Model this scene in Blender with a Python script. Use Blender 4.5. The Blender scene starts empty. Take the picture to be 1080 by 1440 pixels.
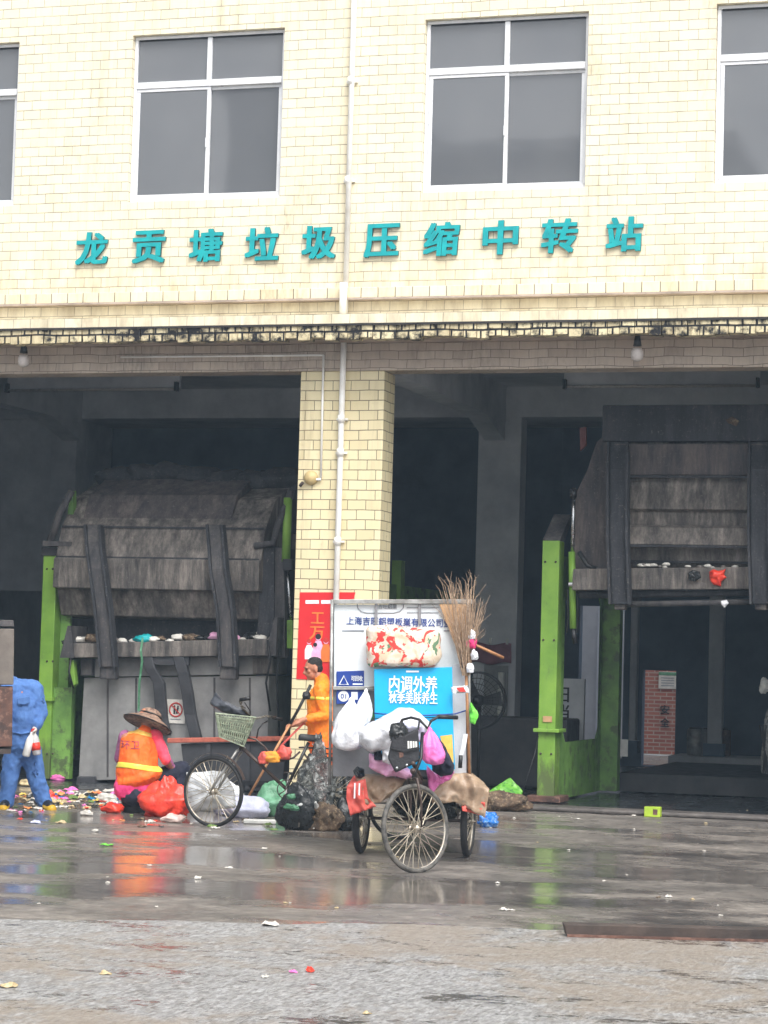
import bpy, bmesh, math, random
from mathutils import Vector, Matrix, noise
R = math.radians
SC = bpy.context.scene
COL = SC.collection
rnd = random.Random(7)

# ------------------------------------------------------------------ camera
F = 3300.0
PSI = math.atan(F/10900); TH = math.atan(210/F); RO = R(1.6); DD = 27.5
CAM = Vector((DD*math.sin(PSI), -DD*math.cos(PSI), 1.65))
FW = Vector((-math.sin(PSI)*math.cos(TH), math.cos(PSI)*math.cos(TH), math.sin(TH)))
_r0 = Vector((math.cos(PSI), math.sin(PSI), 0)); _u0 = _r0.cross(FW)
CR = _r0*math.cos(RO)+_u0*math.sin(RO); CU = _u0*math.cos(RO)-_r0*math.sin(RO)
cd = bpy.data.cameras.new('camera'); co = bpy.data.objects.new('camera', cd); COL.objects.link(co)
cd.sensor_fit = 'VERTICAL'; cd.sensor_height = 36; cd.sensor_width = 27; cd.lens = 36*F/1440
cd.clip_start = .5; cd.clip_end = 2000
co.matrix_world = Matrix(((CR.x, CU.x, -FW.x, CAM.x), (CR.y, CU.y, -FW.y, CAM.y), (CR.z, CU.z, -FW.z, CAM.z), (0, 0, 0, 1)))
SC.camera = co
SC.render.resolution_x = 768; SC.render.resolution_y = 1024

# ------------------------------------------------------------------ light: bright overcast, light rain
SUN_EL = 52; SUN_AZ = 35
w = bpy.data.worlds.new('World'); SC.world = w; w.use_nodes = True
nt = w.node_tree; bg = nt.nodes['Background']
sky = nt.nodes.new('ShaderNodeTexSky'); sky.sky_type = 'NISHITA'; sky.sun_disc = False
sky.sun_elevation = R(SUN_EL); sky.sun_rotation = R(180-SUN_AZ)
sky.air_density = 1.0; sky.dust_density = 5.0; sky.ozone_density = 1.0
hs = nt.nodes.new('ShaderNodeHueSaturation'); hs.inputs['Saturation'].default_value = .12
nt.links.new(sky.outputs[0], hs.inputs['Color']); nt.links.new(hs.outputs[0], bg.inputs['Color'])
bg.inputs['Strength'].default_value = .15
sd = bpy.data.lights.new('sun', 'SUN'); sd.energy = 1.1; sd.angle = R(28); sd.color = (1, .97, .93)
so = bpy.data.objects.new('sun', sd); COL.objects.link(so)
_sv = Vector((math.cos(R(SUN_EL))*math.sin(R(SUN_AZ)), -math.cos(R(SUN_EL))*math.cos(R(SUN_AZ)), math.sin(R(SUN_EL))))
so.rotation_euler = _sv.to_track_quat('Z', 'Y').to_euler()
SC.view_settings.view_transform = 'Standard'; SC.view_settings.look = 'None'
SC.view_settings.gamma = 1; SC.view_settings.exposure = 0.85
SC.cycles.max_bounces = 6

# ------------------------------------------------------------------ helpers: photo pixel -> point in the place
def ray(px, py): return FW*F+CR*(px-540)+CU*(720-py)
def G(px, py, z=0.0):
    d = ray(px, py); t = (z-CAM.z)/d.z; return CAM+d*t
class Pl:
    "upright plane through p0, facing n (towards the viewer side); at(px,py,t): point t metres in front of it"
    def __init__(s, p0, n=None):
        s.p0 = Vector(p0)
        if n is None:
            n = CAM-s.p0; n.z = 0
        s.n = Vector(n).normalized(); s.R = Vector((0, 0, 1)).cross(s.n).normalized()
    def at(s, px, py, t=0.0):
        d = ray(px, py); q = s.p0+s.n*t
        return CAM+d*((q-CAM).dot(s.n)/d.dot(s.n))
def FY(y): return Pl((0, y, 0), (0, -1, 0))

def lin(c):
    return tuple(((v/255)/12.92 if v/255 <= .04045 else ((v/255+.055)/1.055)**2.4) for v in c)

# ------------------------------------------------------------------ materials
class N:
    def __init__(s, name):
        s.m = bpy.data.materials.new(name); s.m.use_nodes = True; s.t = s.m.node_tree
        s.b = s.t.nodes['Principled BSDF']; s._tc = None
    def n(s, typ, **kw):
        o = s.t.nodes.new(typ)
        for k, v in kw.items(): setattr(o, k, v)
        return o
    def l(s, a, b): s.t.links.new(a, b)
    @property
    def obj(s):
        if not s._tc: s._tc = s.n('ShaderNodeTexCoord')
        return s._tc.outputs['Object']
    def noise(s, scale, detail=4, rough=.6, vec=None, stretch=None, dist=0):
        o = s.n('ShaderNodeTexNoise'); o.inputs['Scale'].default_value = scale; o.inputs['Detail'].default_value = detail
        o.inputs['Roughness'].default_value = rough; o.inputs['Distortion'].default_value = dist
        v = vec or s.obj
        if stretch:
            mp = s.n('ShaderNodeMapping'); mp.inputs['Scale'].default_value = stretch; s.l(v, mp.inputs[0]); v = mp.outputs[0]
        s.l(v, o.inputs['Vector']); return o.outputs['Fac']
    def ramp(s, fac, stops, const=False):
        o = s.n('ShaderNodeValToRGB'); e = o.color_ramp.elements
        if const: o.color_ramp.interpolation = 'CONSTANT'
        while len(e) > len(stops): e.remove(e[-1])
        while len(e) < len(stops): e.new(1)
        for k, (p, c) in enumerate(stops):
            e[k].position = p; e[k].color = (*c, 1) if not isinstance(c, (int, float)) else (c, c, c, 1)
        s.l(fac, o.inputs[0]); return o.outputs[0]
    def mix(s, fac, a, b, typ='MIX'):
        o = s.n('ShaderNodeMix', data_type='RGBA', blend_type=typ)
        for sock, v in ((o.inputs[0], fac), (o.inputs[6], a), (o.inputs[7], b)):
            if isinstance(v, (int, float)): sock.default_value = v
            elif isinstance(v, tuple): sock.default_value = (*v, 1)
            else: s.l(v, sock)
        return o.outputs[2]
    def math(s, op, a, b=0.0, c=None):
        o = s.n('ShaderNodeMath', operation=op)
        for sock, v in zip(o.inputs, (a, b, c)):
            if v is None: continue
            if isinstance(v, (int, float)): sock.default_value = v
            else: s.l(v, sock)
        return o.outputs[0]
    def bump(s, h, strength=.3, dist=.01):
        o = s.n('ShaderNodeBump'); o.inputs['Strength'].default_value = strength; o.inputs['Distance'].default_value = dist
        s.l(h, o.inputs['Height']); s.l(o.outputs[0], s.b.inputs['Normal']); return o
    def set(s, **kw):
        for k, v in kw.items():
            i = s.b.inputs[k.replace('_', ' ')]
            if isinstance(v, (int, float)): i.default_value = v
            elif isinstance(v, tuple): i.default_value = (*v, 1) if len(v) == 3 else v
            else: s.l(v, i)
        return s

def mat(name, c, rough=.6, c2=None, sc=6, metal=0, bump=.15, bsc=30, lo=.35, hi=.65, stretch=None, spec=.5, third=None):
    "noise-mottled paint / cloth / metal; c, c2, third as 0-255 base colours"
    m = N(name); c = lin(c); c2 = lin(c2) if c2 else tuple(v*.72 for v in c)
    f = m.noise(sc, 6, .65, stretch=stretch)
    col = m.ramp(f, [(lo, c2), (hi, c)])
    if third:
        f2 = m.noise(sc*2.7, 6, .7, stretch=stretch); col = m.mix(m.ramp(f2, [(.52, 0), (.62, 1)]), col, lin(third))
    m.set(Base_Color=col, Metallic=metal, Specular_IOR_Level=spec)
    m.set(Roughness=m.ramp(m.noise(sc*3, 3), [(.3, max(.02, rough-.12)), (.7, min(1, rough+.12))]))
    if bump: m.bump(m.noise(bsc, 5, .6), bump, .02)
    return m.m

def tile_mat(name, c1, c2, mortar, bw=.225, bh=.118, ms=.0035, stain=(120, 96, 60), st=(.56, .72), wob=.012, mf=(.3, .62), rough=.35, black=None, zs=None):
    m = N(name)
    sx = m.n('ShaderNodeSeparateXYZ'); m.l(m.obj, sx.inputs[0])
    cb = m.n('ShaderNodeCombineXYZ'); m.l(m.math('ADD', sx.outputs[0], sx.outputs[1]), cb.inputs[0]); m.l(sx.outputs[2], cb.inputs[1])
    nz = m.n('ShaderNodeTexNoise'); nz.inputs['Scale'].default_value = 2.2; nz.inputs['Detail'].default_value = 4; m.l(m.obj, nz.inputs['Vector'])
    sub = m.n('ShaderNodeVectorMath', operation='SUBTRACT'); m.l(nz.outputs['Color'], sub.inputs[0]); sub.inputs[1].default_value = (.5, .5, .5)
    scl = m.n('ShaderNodeVectorMath', operation='SCALE'); m.l(sub.outputs[0], scl.inputs[0]); scl.inputs['Scale'].default_value = wob*2
    add = m.n('ShaderNodeVectorMath', operation='ADD'); m.l(cb.outputs[0], add.inputs[0]); m.l(scl.outputs[0], add.inputs[1])
    br = m.n('ShaderNodeTexBrick'); br.offset = .5; m.l(add.outputs[0], br.inputs['Vector'])
    for k, v in (('Scale', 1), ('Mortar Size', ms), ('Mortar Smooth', .25), ('Brick Width', bw), ('Row Height', bh), ('Bias', -.2)): br.inputs[k].default_value = v
    br.inputs['Color1'].default_value = (*lin(c1), 1); br.inputs['Color2'].default_value = (*lin(c2), 1); br.inputs['Mortar'].default_value = (*lin(mortar), 1)
    br2 = m.n('ShaderNodeTexBrick'); br2.offset = .5; m.l(add.outputs[0], br2.inputs['Vector'])
    for k, v in (('Scale', 1), ('Mortar Size', ms), ('Mortar Smooth', .25), ('Brick Width', bw), ('Row Height', bh), ('Bias', -1)): br2.inputs[k].default_value = v
    for k in ('Color1', 'Color2', 'Mortar'): br2.inputs[k].default_value = (*lin(c1), 1)
    br2.inputs['Color2'].default_value = (*lin(c2), 1)
    vis = m.ramp(m.noise(1.7, 5, .75), [(mf[0], .35), (mf[1], 1)])
    col = m.mix(vis, br2.outputs['Color'], br.outputs['Color'])
    sv = m.n('ShaderNodeSeparateXYZ'); m.l(add.outputs[0], sv.inputs[0])
    ln = m.ramp(m.math('PINGPONG', sv.outputs[1], bh/2), [(.0, 0), (1, 1)])
    ln = m.math('MULTIPLY', m.math('LESS_THAN', m.math('PINGPONG', sv.outputs[1], bh/2), ms*1.15), m.ramp(m.noise(2.6, 6, .8, stretch=(.5, 1, 1.4)), [(.36, .1), (.6, .75)]))
    col = m.mix(ln, col, lin(mortar))
    col = m.mix(m.ramp(m.noise(14, 5, .7), [(.3, .0), (.75, .22)]), col, lin(c2))
    f = m.noise(.55, 7, .75, stretch=(1, 1, .55))
    sg = m.math('MULTIPLY', m.ramp(f, [(st[0], 0), (st[1], 1)]), m.ramp(m.noise(26, 3, .6, stretch=(1, 1, .25)), [(.35, .15), (.7, .8)]))
    if zs:   # grime band where water runs off, in wall height
        for z0, z1, k in zs:
            mr = m.n('ShaderNodeMapRange'); m.l(sx.outputs[2], mr.inputs[0])
            for q, v in zip((1, 2, 3, 4), (z0, z1, 0, k)): mr.inputs[q].default_value = v
            sg = m.math('ADD', sg, m.math('MULTIPLY', mr.outputs[0], m.ramp(m.noise(3.5, 6, .7, stretch=(1, 1, .3)), [(.4, 0), (.65, 1)])))
        sg = m.math('MINIMUM', sg, .9)
    # run-off streaks and replaced tiles
    s2 = m.math('MULTIPLY', m.ramp(m.noise(5.5, 6, .75, stretch=(1, 1, .07)), [(.5, 0), (.68, .34)]), m.ramp(m.noise(.5, 3), [(.4, 0), (.6, 1)]))
    sg = m.math('MAXIMUM', sg, s2)
    col = m.mix(sg, col, lin(stain))
    if black:
        fb = m.noise(black[0], 6, .7)
        grow = m.math('ADD', m.math('ADD', fb, m.math('MULTIPLY', br.outputs['Fac'], .16)), m.math('MULTIPLY', m.math('SUBTRACT', m.noise(.7, 2), .5), .45))
        col = m.mix(m.ramp(grow, [(black[1], 0), (black[2], 1)]), col, lin((26, 25, 28)))
    m.set(Base_Color=col, Roughness=m.ramp(m.noise(9, 3), [(.3, rough-.1), (.7, rough+.2)]), Specular_IOR_Level=.4)
    h = m.math('ADD', m.math('MULTIPLY', br.outputs['Fac'], -1), m.math('MULTIPLY', m.noise(5, 3), .6))
    m.bump(h, .35, .006)
    return m.m

M = {}
M['tile'] = tile_mat('cream_tile', (238, 229, 202), (226, 215, 184), (124, 113, 94), ms=.0044, mf=(.38, .62), zs=[(6.9, 6.1, .45)], stain=(140, 116, 82))
M['tile_pillar'] = tile_mat('pillar_tile', (230, 218, 180), (214, 200, 160), (104, 92, 74), mf=(.2, .5), ms=.005)
M['tile_small'] = tile_mat('edge_tile', (238, 228, 198), (222, 208, 176), (70, 64, 58), bw=.21, bh=.16, ms=.006, mf=(.1, .3), st=(.45, .7))
M['tile_mould'] = tile_mat('mouldy_tile', (232, 220, 182), (200, 186, 150), (35, 33, 34), bw=.17, bh=.13, ms=.012, mf=(.0, .1), st=(.4, .65), black=(5, .46, .59), wob=.022)
M['tile_taupe'] = tile_mat('stained_shaded_tile', (196, 182, 166), (176, 160, 146), (104, 94, 86), bw=.225, bh=.1, mf=(.1, .4), stain=(92, 84, 78), st=(.4, .65), wob=.03)  # taupe base holds the shade under the canopy, with stains on top
M['soffit'] = mat('soffit_render', (186, 170, 158), .8, (140, 128, 118), 3)
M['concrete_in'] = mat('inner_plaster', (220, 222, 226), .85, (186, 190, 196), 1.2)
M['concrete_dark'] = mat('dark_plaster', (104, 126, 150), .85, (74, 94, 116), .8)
M['white_alu'] = mat('white_aluminium', (235, 236, 238), .35, (214, 216, 220), 3, bump=.03)
M['pvc'] = mat('white_plastic_pipe', (248, 248, 246), .4, (224, 220, 212), 2.5, bump=.04)
M['teal'] = mat('teal_letter_face', (14, 168, 172), .4, (6, 146, 152), 5, bump=.05)
M['teal_side'] = mat('teal_letter_edge', (8, 96, 104), .5)
def green_post():
    m = N('green_paint'); sx = m.n('ShaderNodeSeparateXYZ'); m.l(m.obj, sx.inputs[0])
    col = m.ramp(m.noise(2.2, 5), [(.35, lin((106, 148, 56))), (.65, lin((130, 172, 68)))])
    mr = m.n('ShaderNodeMapRange'); m.l(sx.outputs[2], mr.inputs[0])
    for q, v in zip((1, 2, 3, 4), (.9, .0, 0, .28)): mr.inputs[q].default_value = v
    d = m.ramp(m.math('ADD', m.noise(6, 7, .75, stretch=(1, 1, .35)), mr.outputs[0]), [(.56, 0), (.72, .8)])
    col = m.mix(d, col, lin((78, 82, 60)))
    col = m.mix(m.ramp(m.noise(38, 4, .7), [(.66, 0), (.7, .8)]), col, lin((84, 66, 50)))
    m.set(Base_Color=col, Roughness=m.ramp(m.noise(8, 4), [(.3, .3), (.7, .65)])); m.bump(m.noise(20, 4), .12, .01); return m.m
M['green'] = green_post()
M['green_dirty'] = mat('grimy_green_paint', (118, 162, 76), .55, (84, 120, 60), 2.0, bump=.12, third=(80, 98, 60))
M['rod'] = mat('steel_rod', (190, 192, 194), .25, metal=1, bump=.02)
M['black'] = mat('black_plastic', (26, 27, 30), .45, (18, 18, 20))
M['black_metal'] = mat('black_paint', (38, 38, 42), .4, (24, 24, 27), 8, bump=.05)
M['chrome'] = mat('dull_chrome', (190, 188, 184), .3, (120, 110, 100), 9, metal=.9, bump=.05)
M['rust_frame'] = mat('brown_worn_paint', (88, 74, 68), .5, (58, 48, 46), 18, metal=.3)
M['tyre'] = mat('rubber', (40, 40, 42), .7, (26, 26, 28), 20)
M['tyre_dirty'] = mat('muddy_rubber', (108, 104, 98), .7, (50, 50, 50), 16)
M['rim'] = mat('rim_steel', (205, 198, 186), .35, (140, 128, 112), 12, metal=.75, bump=.05)
M['spoke'] = mat('spoke_steel', (196, 188, 172), .4, (140, 128, 108), 12, metal=.6, bump=0)
M['rust'] = mat('rusty_steel', (104, 72, 60), .75, (64, 48, 44), 5, third=(122, 92, 80))
M['rust_dark'] = mat('dark_rust', (78, 66, 60), .75, (50, 44, 42), 4)
M['grey_paint'] = mat('grey_dirty_paint', (148, 147, 145), .6, (112, 111, 111), 1.8, bump=.1)
M['skip'] = mat('dark_skip_steel', (66, 66, 70), .6, (44, 45, 49), 2.5)
M['glass'] = None
M['white_sheet'] = mat('white_board', (232, 238, 240), .35, (214, 222, 226), 1.8, bump=.03)
M['silver'] = mat('galvanised_steel', (176, 176, 174), .4, (120, 118, 114), 9, metal=.5)
M['steel_sheet'] = mat('grey_sheet_steel', (140, 141, 144), .45, (116, 117, 121), 3, metal=.2)
M['bag_white'] = mat('white_film', (234, 234, 238), .3, (214, 216, 222), 9, bump=1.0, bsc=11)
M['bag_pink'] = mat('pink_film', (238, 130, 196), .32, (222, 100, 172), 9, bump=.5, bsc=14)
M['bag_palepink'] = mat('pale_pink_cloth', (240, 188, 218), .6, (226, 160, 200), 9, bump=.4, bsc=20)
M['bag_red'] = mat('red_film', (238, 72, 48), .35, (206, 46, 34), 9, bump=.6, bsc=14)
M['bag_blue'] = mat('blue_film', (20, 120, 176), .35, (10, 92, 150), 9, bump=.5)
M['bag_green'] = mat('green_film', (104, 156, 124), .4, (54, 110, 76), 9, bump=.5)
M['bag_lime'] = mat('lime_film', (126, 226, 84), .35, (98, 200, 62), 9, bump=.5)
M['bag_black'] = mat('black_film', (34, 38, 40), .3, (20, 22, 24), 9, bump=.6, bsc=16)
M['bag_lav'] = mat('lavender_film', (196, 198, 216), .4, (168, 172, 196), 9, bump=.5)
M['sack'] = mat('brown_wet_sack', (104, 84, 66), .8, (54, 44, 36), 9, bump=.8, bsc=18, third=(140, 122, 98))
M['tarp'] = mat('tan_tarpaulin', (176, 150, 124), .42, (140, 118, 98), 5, bump=.8, bsc=9, third=(150, 134, 116))
M['tarp_red'] = mat('coral_tarpaulin', (226, 104, 92), .45, (204, 80, 72), 7, bump=.2)
M['wood'] = mat('pale_wood', (190, 140, 96), .6, (154, 104, 70), 14)
M['twig'] = mat('dry_twigs', (190, 164, 138), .85, (134, 112, 94), 30, bump=0)
M['navy'] = mat('navy_cloth', (34, 38, 58), .85, (24, 27, 42), 20, bump=.3)
M['skin'] = mat('skin', (190, 130, 102), .5, (164, 106, 82), 18, bump=.06)
M['hair'] = mat('black_hair', (30, 27, 27), .5, (18, 16, 16), 60, bump=.6, bsc=160)
M['boiler'] = mat('blue_cotton', (84, 124, 184), .85, (64, 100, 158), 7, bump=.45, bsc=9)
M['glove'] = mat('white_knit', (214, 210, 202), .85, (180, 174, 164), 24)
M['boot'] = mat('black_rubber_boot', (28, 28, 32), .45)
M['yellow'] = mat('yellow_rubber', (220, 180, 40), .5, (190, 146, 30), 14)
M['orange'] = mat('orange_polyester', (255, 118, 34), .7, (245, 92, 24), 6, bump=.4, bsc=10)
M['orange2'] = mat('orange_yellow_polyester', (252, 150, 24), .7, (246, 110, 18), 5, bump=.4, bsc=10)
M['reflect'] = mat('lime_reflective_tape', (244, 232, 96), .35, (236, 210, 70), 12, bump=.1)
M['pink_cloth'] = mat('hot_pink_cotton', (236, 70, 130), .8, (214, 50, 112), 9, bump=.35, bsc=14)
M['mauve'] = mat('mauve_sleeve', (176, 104, 146), .8, (140, 84, 124), 26, bump=.2)
M['straw'] = mat('weathered_straw', (168, 138, 118), .85, (96, 72, 62), 22, bump=.6, bsc=80)
M['foam'] = mat('white_foam', (232, 232, 228), .6, (208, 208, 204), 8)
M['paper'] = mat('paper', (226, 222, 214), .8, (200, 196, 188), 8)
M['stool'] = mat('dark_stool', (46, 46, 50), .6)
M['red_print'] = mat('red_print', (222, 44, 48), .45, (206, 34, 42), 2, bump=.02)
M['orange_print'] = mat('orange_print', (246, 128, 60), .5, bump=0)
M['cyan_print'] = mat('cyan_print', (20, 176, 226), .4, (16, 166, 220), 2, bump=.04)
M['blue_print'] = mat('blue_print', (28, 66, 150), .4, (22, 56, 138), 3, bump=.02)
M['text_blue'] = mat('text_blue', (40, 70, 150), .5, bump=0)
M['white_ink'] = mat('white_ink', (236, 240, 244), .5, (230, 234, 240), bump=0)
M['black_ink'] = mat('black_ink', (34, 34, 40), .6, bump=0)
M['grey_ink'] = mat('grey_ink', (150, 156, 164), .6, bump=0)
M['red_ink'] = mat('red_ink', (206, 60, 54), .5, bump=0)
M['yellow_print'] = mat('yellow_print', (240, 196, 96), .5, (232, 176, 80), 20, bump=0)
M['banner'] = mat('faded_maroon_banner', (150, 92, 108), .7, (120, 76, 92), 5)
M['lamp_glass'] = mat('milky_lamp_glass', (196, 188, 184), .3, (196, 190, 186), 9, bump=0)
M['brown_cap'] = mat('beige_plastic', (206, 182, 130), .5)
M['leaf'] = mat('green_print_sheet', (116, 176, 66), .4, (70, 140, 44), 9, third=(50, 110, 40), bump=.3)
M['cardboard'] = mat('tan_card', (204, 164, 122), .8, (180, 142, 104), 7)

# streaked raw grey of the hoppers (run-off dirt)
def hopper_mat(name, c, c2, c3):
    m = N(name)
    f = m.noise(7, 7, .75, stretch=(1, 1, .16)); g = m.noise(1.6, 5, .7)
    col = m.ramp(f, [(.36, lin(c3)), (.5, lin(c2)), (.66, lin(c))])
    col = m.mix(m.ramp(g, [(.38, 0), (.7, .75)]), col, lin(c3))
    col = m.mix(m.ramp(m.noise(30, 5, .8), [(.58, 0), (.72, .6)]), col, lin((150, 144, 134)))
    m.set(Base_Color=col, Roughness=.8); m.bump(m.noise(22, 6, .7), .5, .02)
    return m.m
M['hopper'] = hopper_mat('hopper_streaked', (156, 147, 139), (106, 100, 95), (56, 54, 54))
M['hopper_dark'] = hopper_mat('hopper_soot_shade', (74, 74, 78), (52, 53, 58), (34, 36, 42))
M['hopper_arm'] = hopper_mat('hopper_arm', (104, 100, 98), (78, 75, 76), (48, 48, 52))
M['hopper_brown'] = hopper_mat('hopper_brown', (112, 102, 98), (84, 77, 76), (54, 52, 56))

def glass_mat():
    m = N('tinted_window_glass')
    m.set(Base_Color=m.ramp(m.noise(.8, 2), [(.3, (.15, .157, .17)), (.7, (.18, .185, .195))]), Roughness=.03, IOR=1.9, Specular_IOR_Level=.5)
    m.bump(m.noise(1.3, 2), .04, .01)
    tr = m.n('ShaderNodeBsdfTransparent'); tr.inputs[0].default_value = (.8, .86, .95, 1)
    mx = m.n('ShaderNodeMixShader'); mx.inputs[0].default_value = .22
    m.l(m.b.outputs[0], mx.inputs[1]); m.l(tr.outputs[0], mx.inputs[2])
    m.l(mx.outputs[0], m.t.nodes['Material Output'].inputs[0]); return m.m
M['glass'] = glass_mat()

def clear_mat(name, c, a=.55, rough=.12):
    m = N(name); m.set(Base_Color=lin(c), Roughness=rough, Specular_IOR_Level=.8); m.bump(m.noise(18, 5, .7), .8, .03)
    tr = m.n('ShaderNodeBsdfTransparent'); mx = m.n('ShaderNodeMixShader'); mx.inputs[0].default_value = a
    m.l(m.b.outputs[0], mx.inputs[1]); m.l(tr.outputs[0], mx.inputs[2]); m.l(mx.outputs[0], m.t.nodes['Material Output'].inputs[0]); return m.m
M['clear'] = clear_mat('clear_film', (214, 220, 220), .5)
def film_mat():
    m = N('mottled_film'); m.set(Base_Color=m.ramp(m.noise(15, 4, .6, dist=.6), [(.42, lin((34, 36, 36))), (.54, lin((84, 88, 86))), (.68, lin((190, 194, 192)))]), Roughness=.15, Specular_IOR_Level=.8)
    m.bump(m.noise(14, 5, .7), 1.0, .03); tr = m.n('ShaderNodeBsdfTransparent'); mx = m.n('ShaderNodeMixShader'); mx.inputs[0].default_value = .18
    m.l(m.b.outputs[0], mx.inputs[1]); m.l(tr.outputs[0], mx.inputs[2]); m.l(mx.outputs[0], m.t.nodes['Material Output'].inputs[0]); return m.m
M['film'] = film_mat()
M['clear_bottle'] = clear_mat('clear_bottle', (226, 228, 226), .35)

def wet_ground():
    m = N('wet_yard_concrete')
    a = m.noise(.55, 7, .7, stretch=(1, 1.6, 1)); b = m.noise(9, 8, .75); c = m.noise(55, 4, .7)
    col = m.ramp(b, [(.3, lin((92, 87, 83))), (.52, lin((130, 123, 117))), (.7, lin((168, 160, 152)))])
    col = m.mix(m.ramp(a, [(.38, .75), (.6, 0)]), col, lin((72, 69, 68)))
    col = m.mix(m.ramp(c, [(.62, 0), (.72, .7)]), col, lin((150, 144, 134)))
    pud = m.ramp(m.noise(.42, 5, .6, stretch=(1, 1.5, 1)), [(.46, 1), (.56, 0)])
    ro = m.mix(pud, m.ramp(m.noise(3.2, 6, .7), [(.3, .22), (.7, .68)]), (.10, .10, .10))
    m.set(Base_Color=col, Roughness=ro, Specular_IOR_Level=.5)
    h = m.mix(pud, m.math('ADD', m.noise(38, 6, .7), m.math('MULTIPLY', m.noise(4, 4), .6)), m.math('MULTIPLY', m.noise(16, 3), .5))
    m.bump(h, .30, .010); return m.m
M['wet'] = wet_ground()
def rough_ground():
    m = N('worn_damp_concrete')
    b = m.noise(46, 6, .8, stretch=(1, .3, 1)); a = m.noise(.62, 9, .82, stretch=(1, .8, 1), dist=.4); d = m.noise(1.9, 9, .85, stretch=(.6, .9, 1))
    v = m.n('ShaderNodeTexVoronoi'); v.inputs['Scale'].default_value = 60; mp = m.n('ShaderNodeMapping'); mp.inputs['Scale'].default_value = (1, .3, 1); m.l(m.obj, mp.inputs[0]); m.l(mp.outputs[0], v.inputs['Vector'])
    col = m.ramp(b, [(.38, lin((84, 82, 80))), (.5, lin((132, 130, 128))), (.60, lin((184, 184, 184)))])
    col = m.mix(m.ramp(v.outputs['Color'], [(.1, .0), (.9, .55)]), col, lin((158, 158, 160)))
    col = m.mix(m.ramp(a, [(.47, 0), (.56, .66)]), col, m.mix(m.noise(30, 5, .7), lin((108, 94, 80)), lin((166, 152, 136))))
    col = m.mix(m.ramp(d, [(.40, .92), (.45, 0)]), col, lin((62, 59, 57)))
    col = m.mix(m.ramp(m.noise(9, 6, .8, stretch=(1, .4, 1)), [(.6, 0), (.7, .5)]), col, lin((84, 80, 77)))
    ro = m.mix(m.ramp(d, [(.41, 1), (.46, 0)]), m.ramp(m.noise(8, 5, .7), [(.3, .28), (.7, .6)]), (.06, .06, .06))
    m.set(Base_Color=col, Roughness=ro, Specular_IOR_Level=.5)
    m.bump(m.math('ADD', m.math('MULTIPLY', v.outputs['Distance'], .6), m.noise(60, 6, .8)), .55, .012); return m.m
M['rough'] = rough_ground()
M['floor_in'] = mat('wet_inner_floor', (52, 56, 60), .22, (34, 38, 42), 1.5, bump=.12, bsc=20)
def brick_mat():
    m = N('red_brick_wall'); br = m.n('ShaderNodeTexBrick')
    sx = m.n('ShaderNodeSeparateXYZ'); m.l(m.obj, sx.inputs[0]); cb = m.n('ShaderNodeCombineXYZ'); m.l(sx.outputs[0], cb.inputs[0]); m.l(sx.outputs[2], cb.inputs[1]); m.l(cb.outputs[0], br.inputs[0])
    for k, v in (('Scale', 1), ('Mortar Size', .012), ('Brick Width', .24), ('Row Height', .075), ('Bias', 0)): br.inputs[k].default_value = v
    br.inputs['Color1'].default_value = (*lin((176, 104, 88)), 1); br.inputs['Color2'].default_value = (*lin((146, 84, 74)), 1); br.inputs['Mortar'].default_value = (*lin((178, 160, 148)), 1)
    m.set(Base_Color=m.mix(m.ramp(m.noise(3, 5), [(.4, 0), (.7, .5)]), br.outputs[0], lin((150, 110, 100))), Roughness=.85); return m.m
M['brick'] = brick_mat()
def floral_mat():
    m = N('floral_cloth')
    f = m.noise(9, 4, .6, dist=1.5); g = m.noise(13, 3, .6, dist=.8); h = m.noise(4.5, 2)
    col = m.ramp(g, [(.4, lin((228, 212, 196))), (.6, lin((210, 188, 160)))])
    col = m.mix(m.ramp(f, [(.545, 0), (.56, 1)]), col, lin((214, 62, 56)))
    col = m.mix(m.ramp(m.noise(7, 3, .6, dist=1), [(.36, 1), (.38, 0)]), col, lin((96, 128, 96)))
    m.set(Base_Color=col, Roughness=.75); m.bump(m.noise(12, 4), .4, .02); return m.m
M['floral'] = floral_mat()
def sackprint():
    m = N('printed_white_sack'); w_ = m.noise(30, 2, .5, stretch=(.6, .6, 2.4)); r_ = m.noise(6, 2, stretch=(.2, .2, 3))
    f = m.math('MULTIPLY', m.ramp(w_, [(.54, 0), (.56, 1)]), m.ramp(r_, [(.52, 0), (.54, 1)]))
    m.set(Base_Color=m.mix(m.math('MULTIPLY', f, .45), lin((232, 234, 236)), lin((110, 116, 130))), Roughness=.5); m.bump(m.noise(9, 5), .5, .03); return m.m
M['sackprint'] = sackprint()

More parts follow.
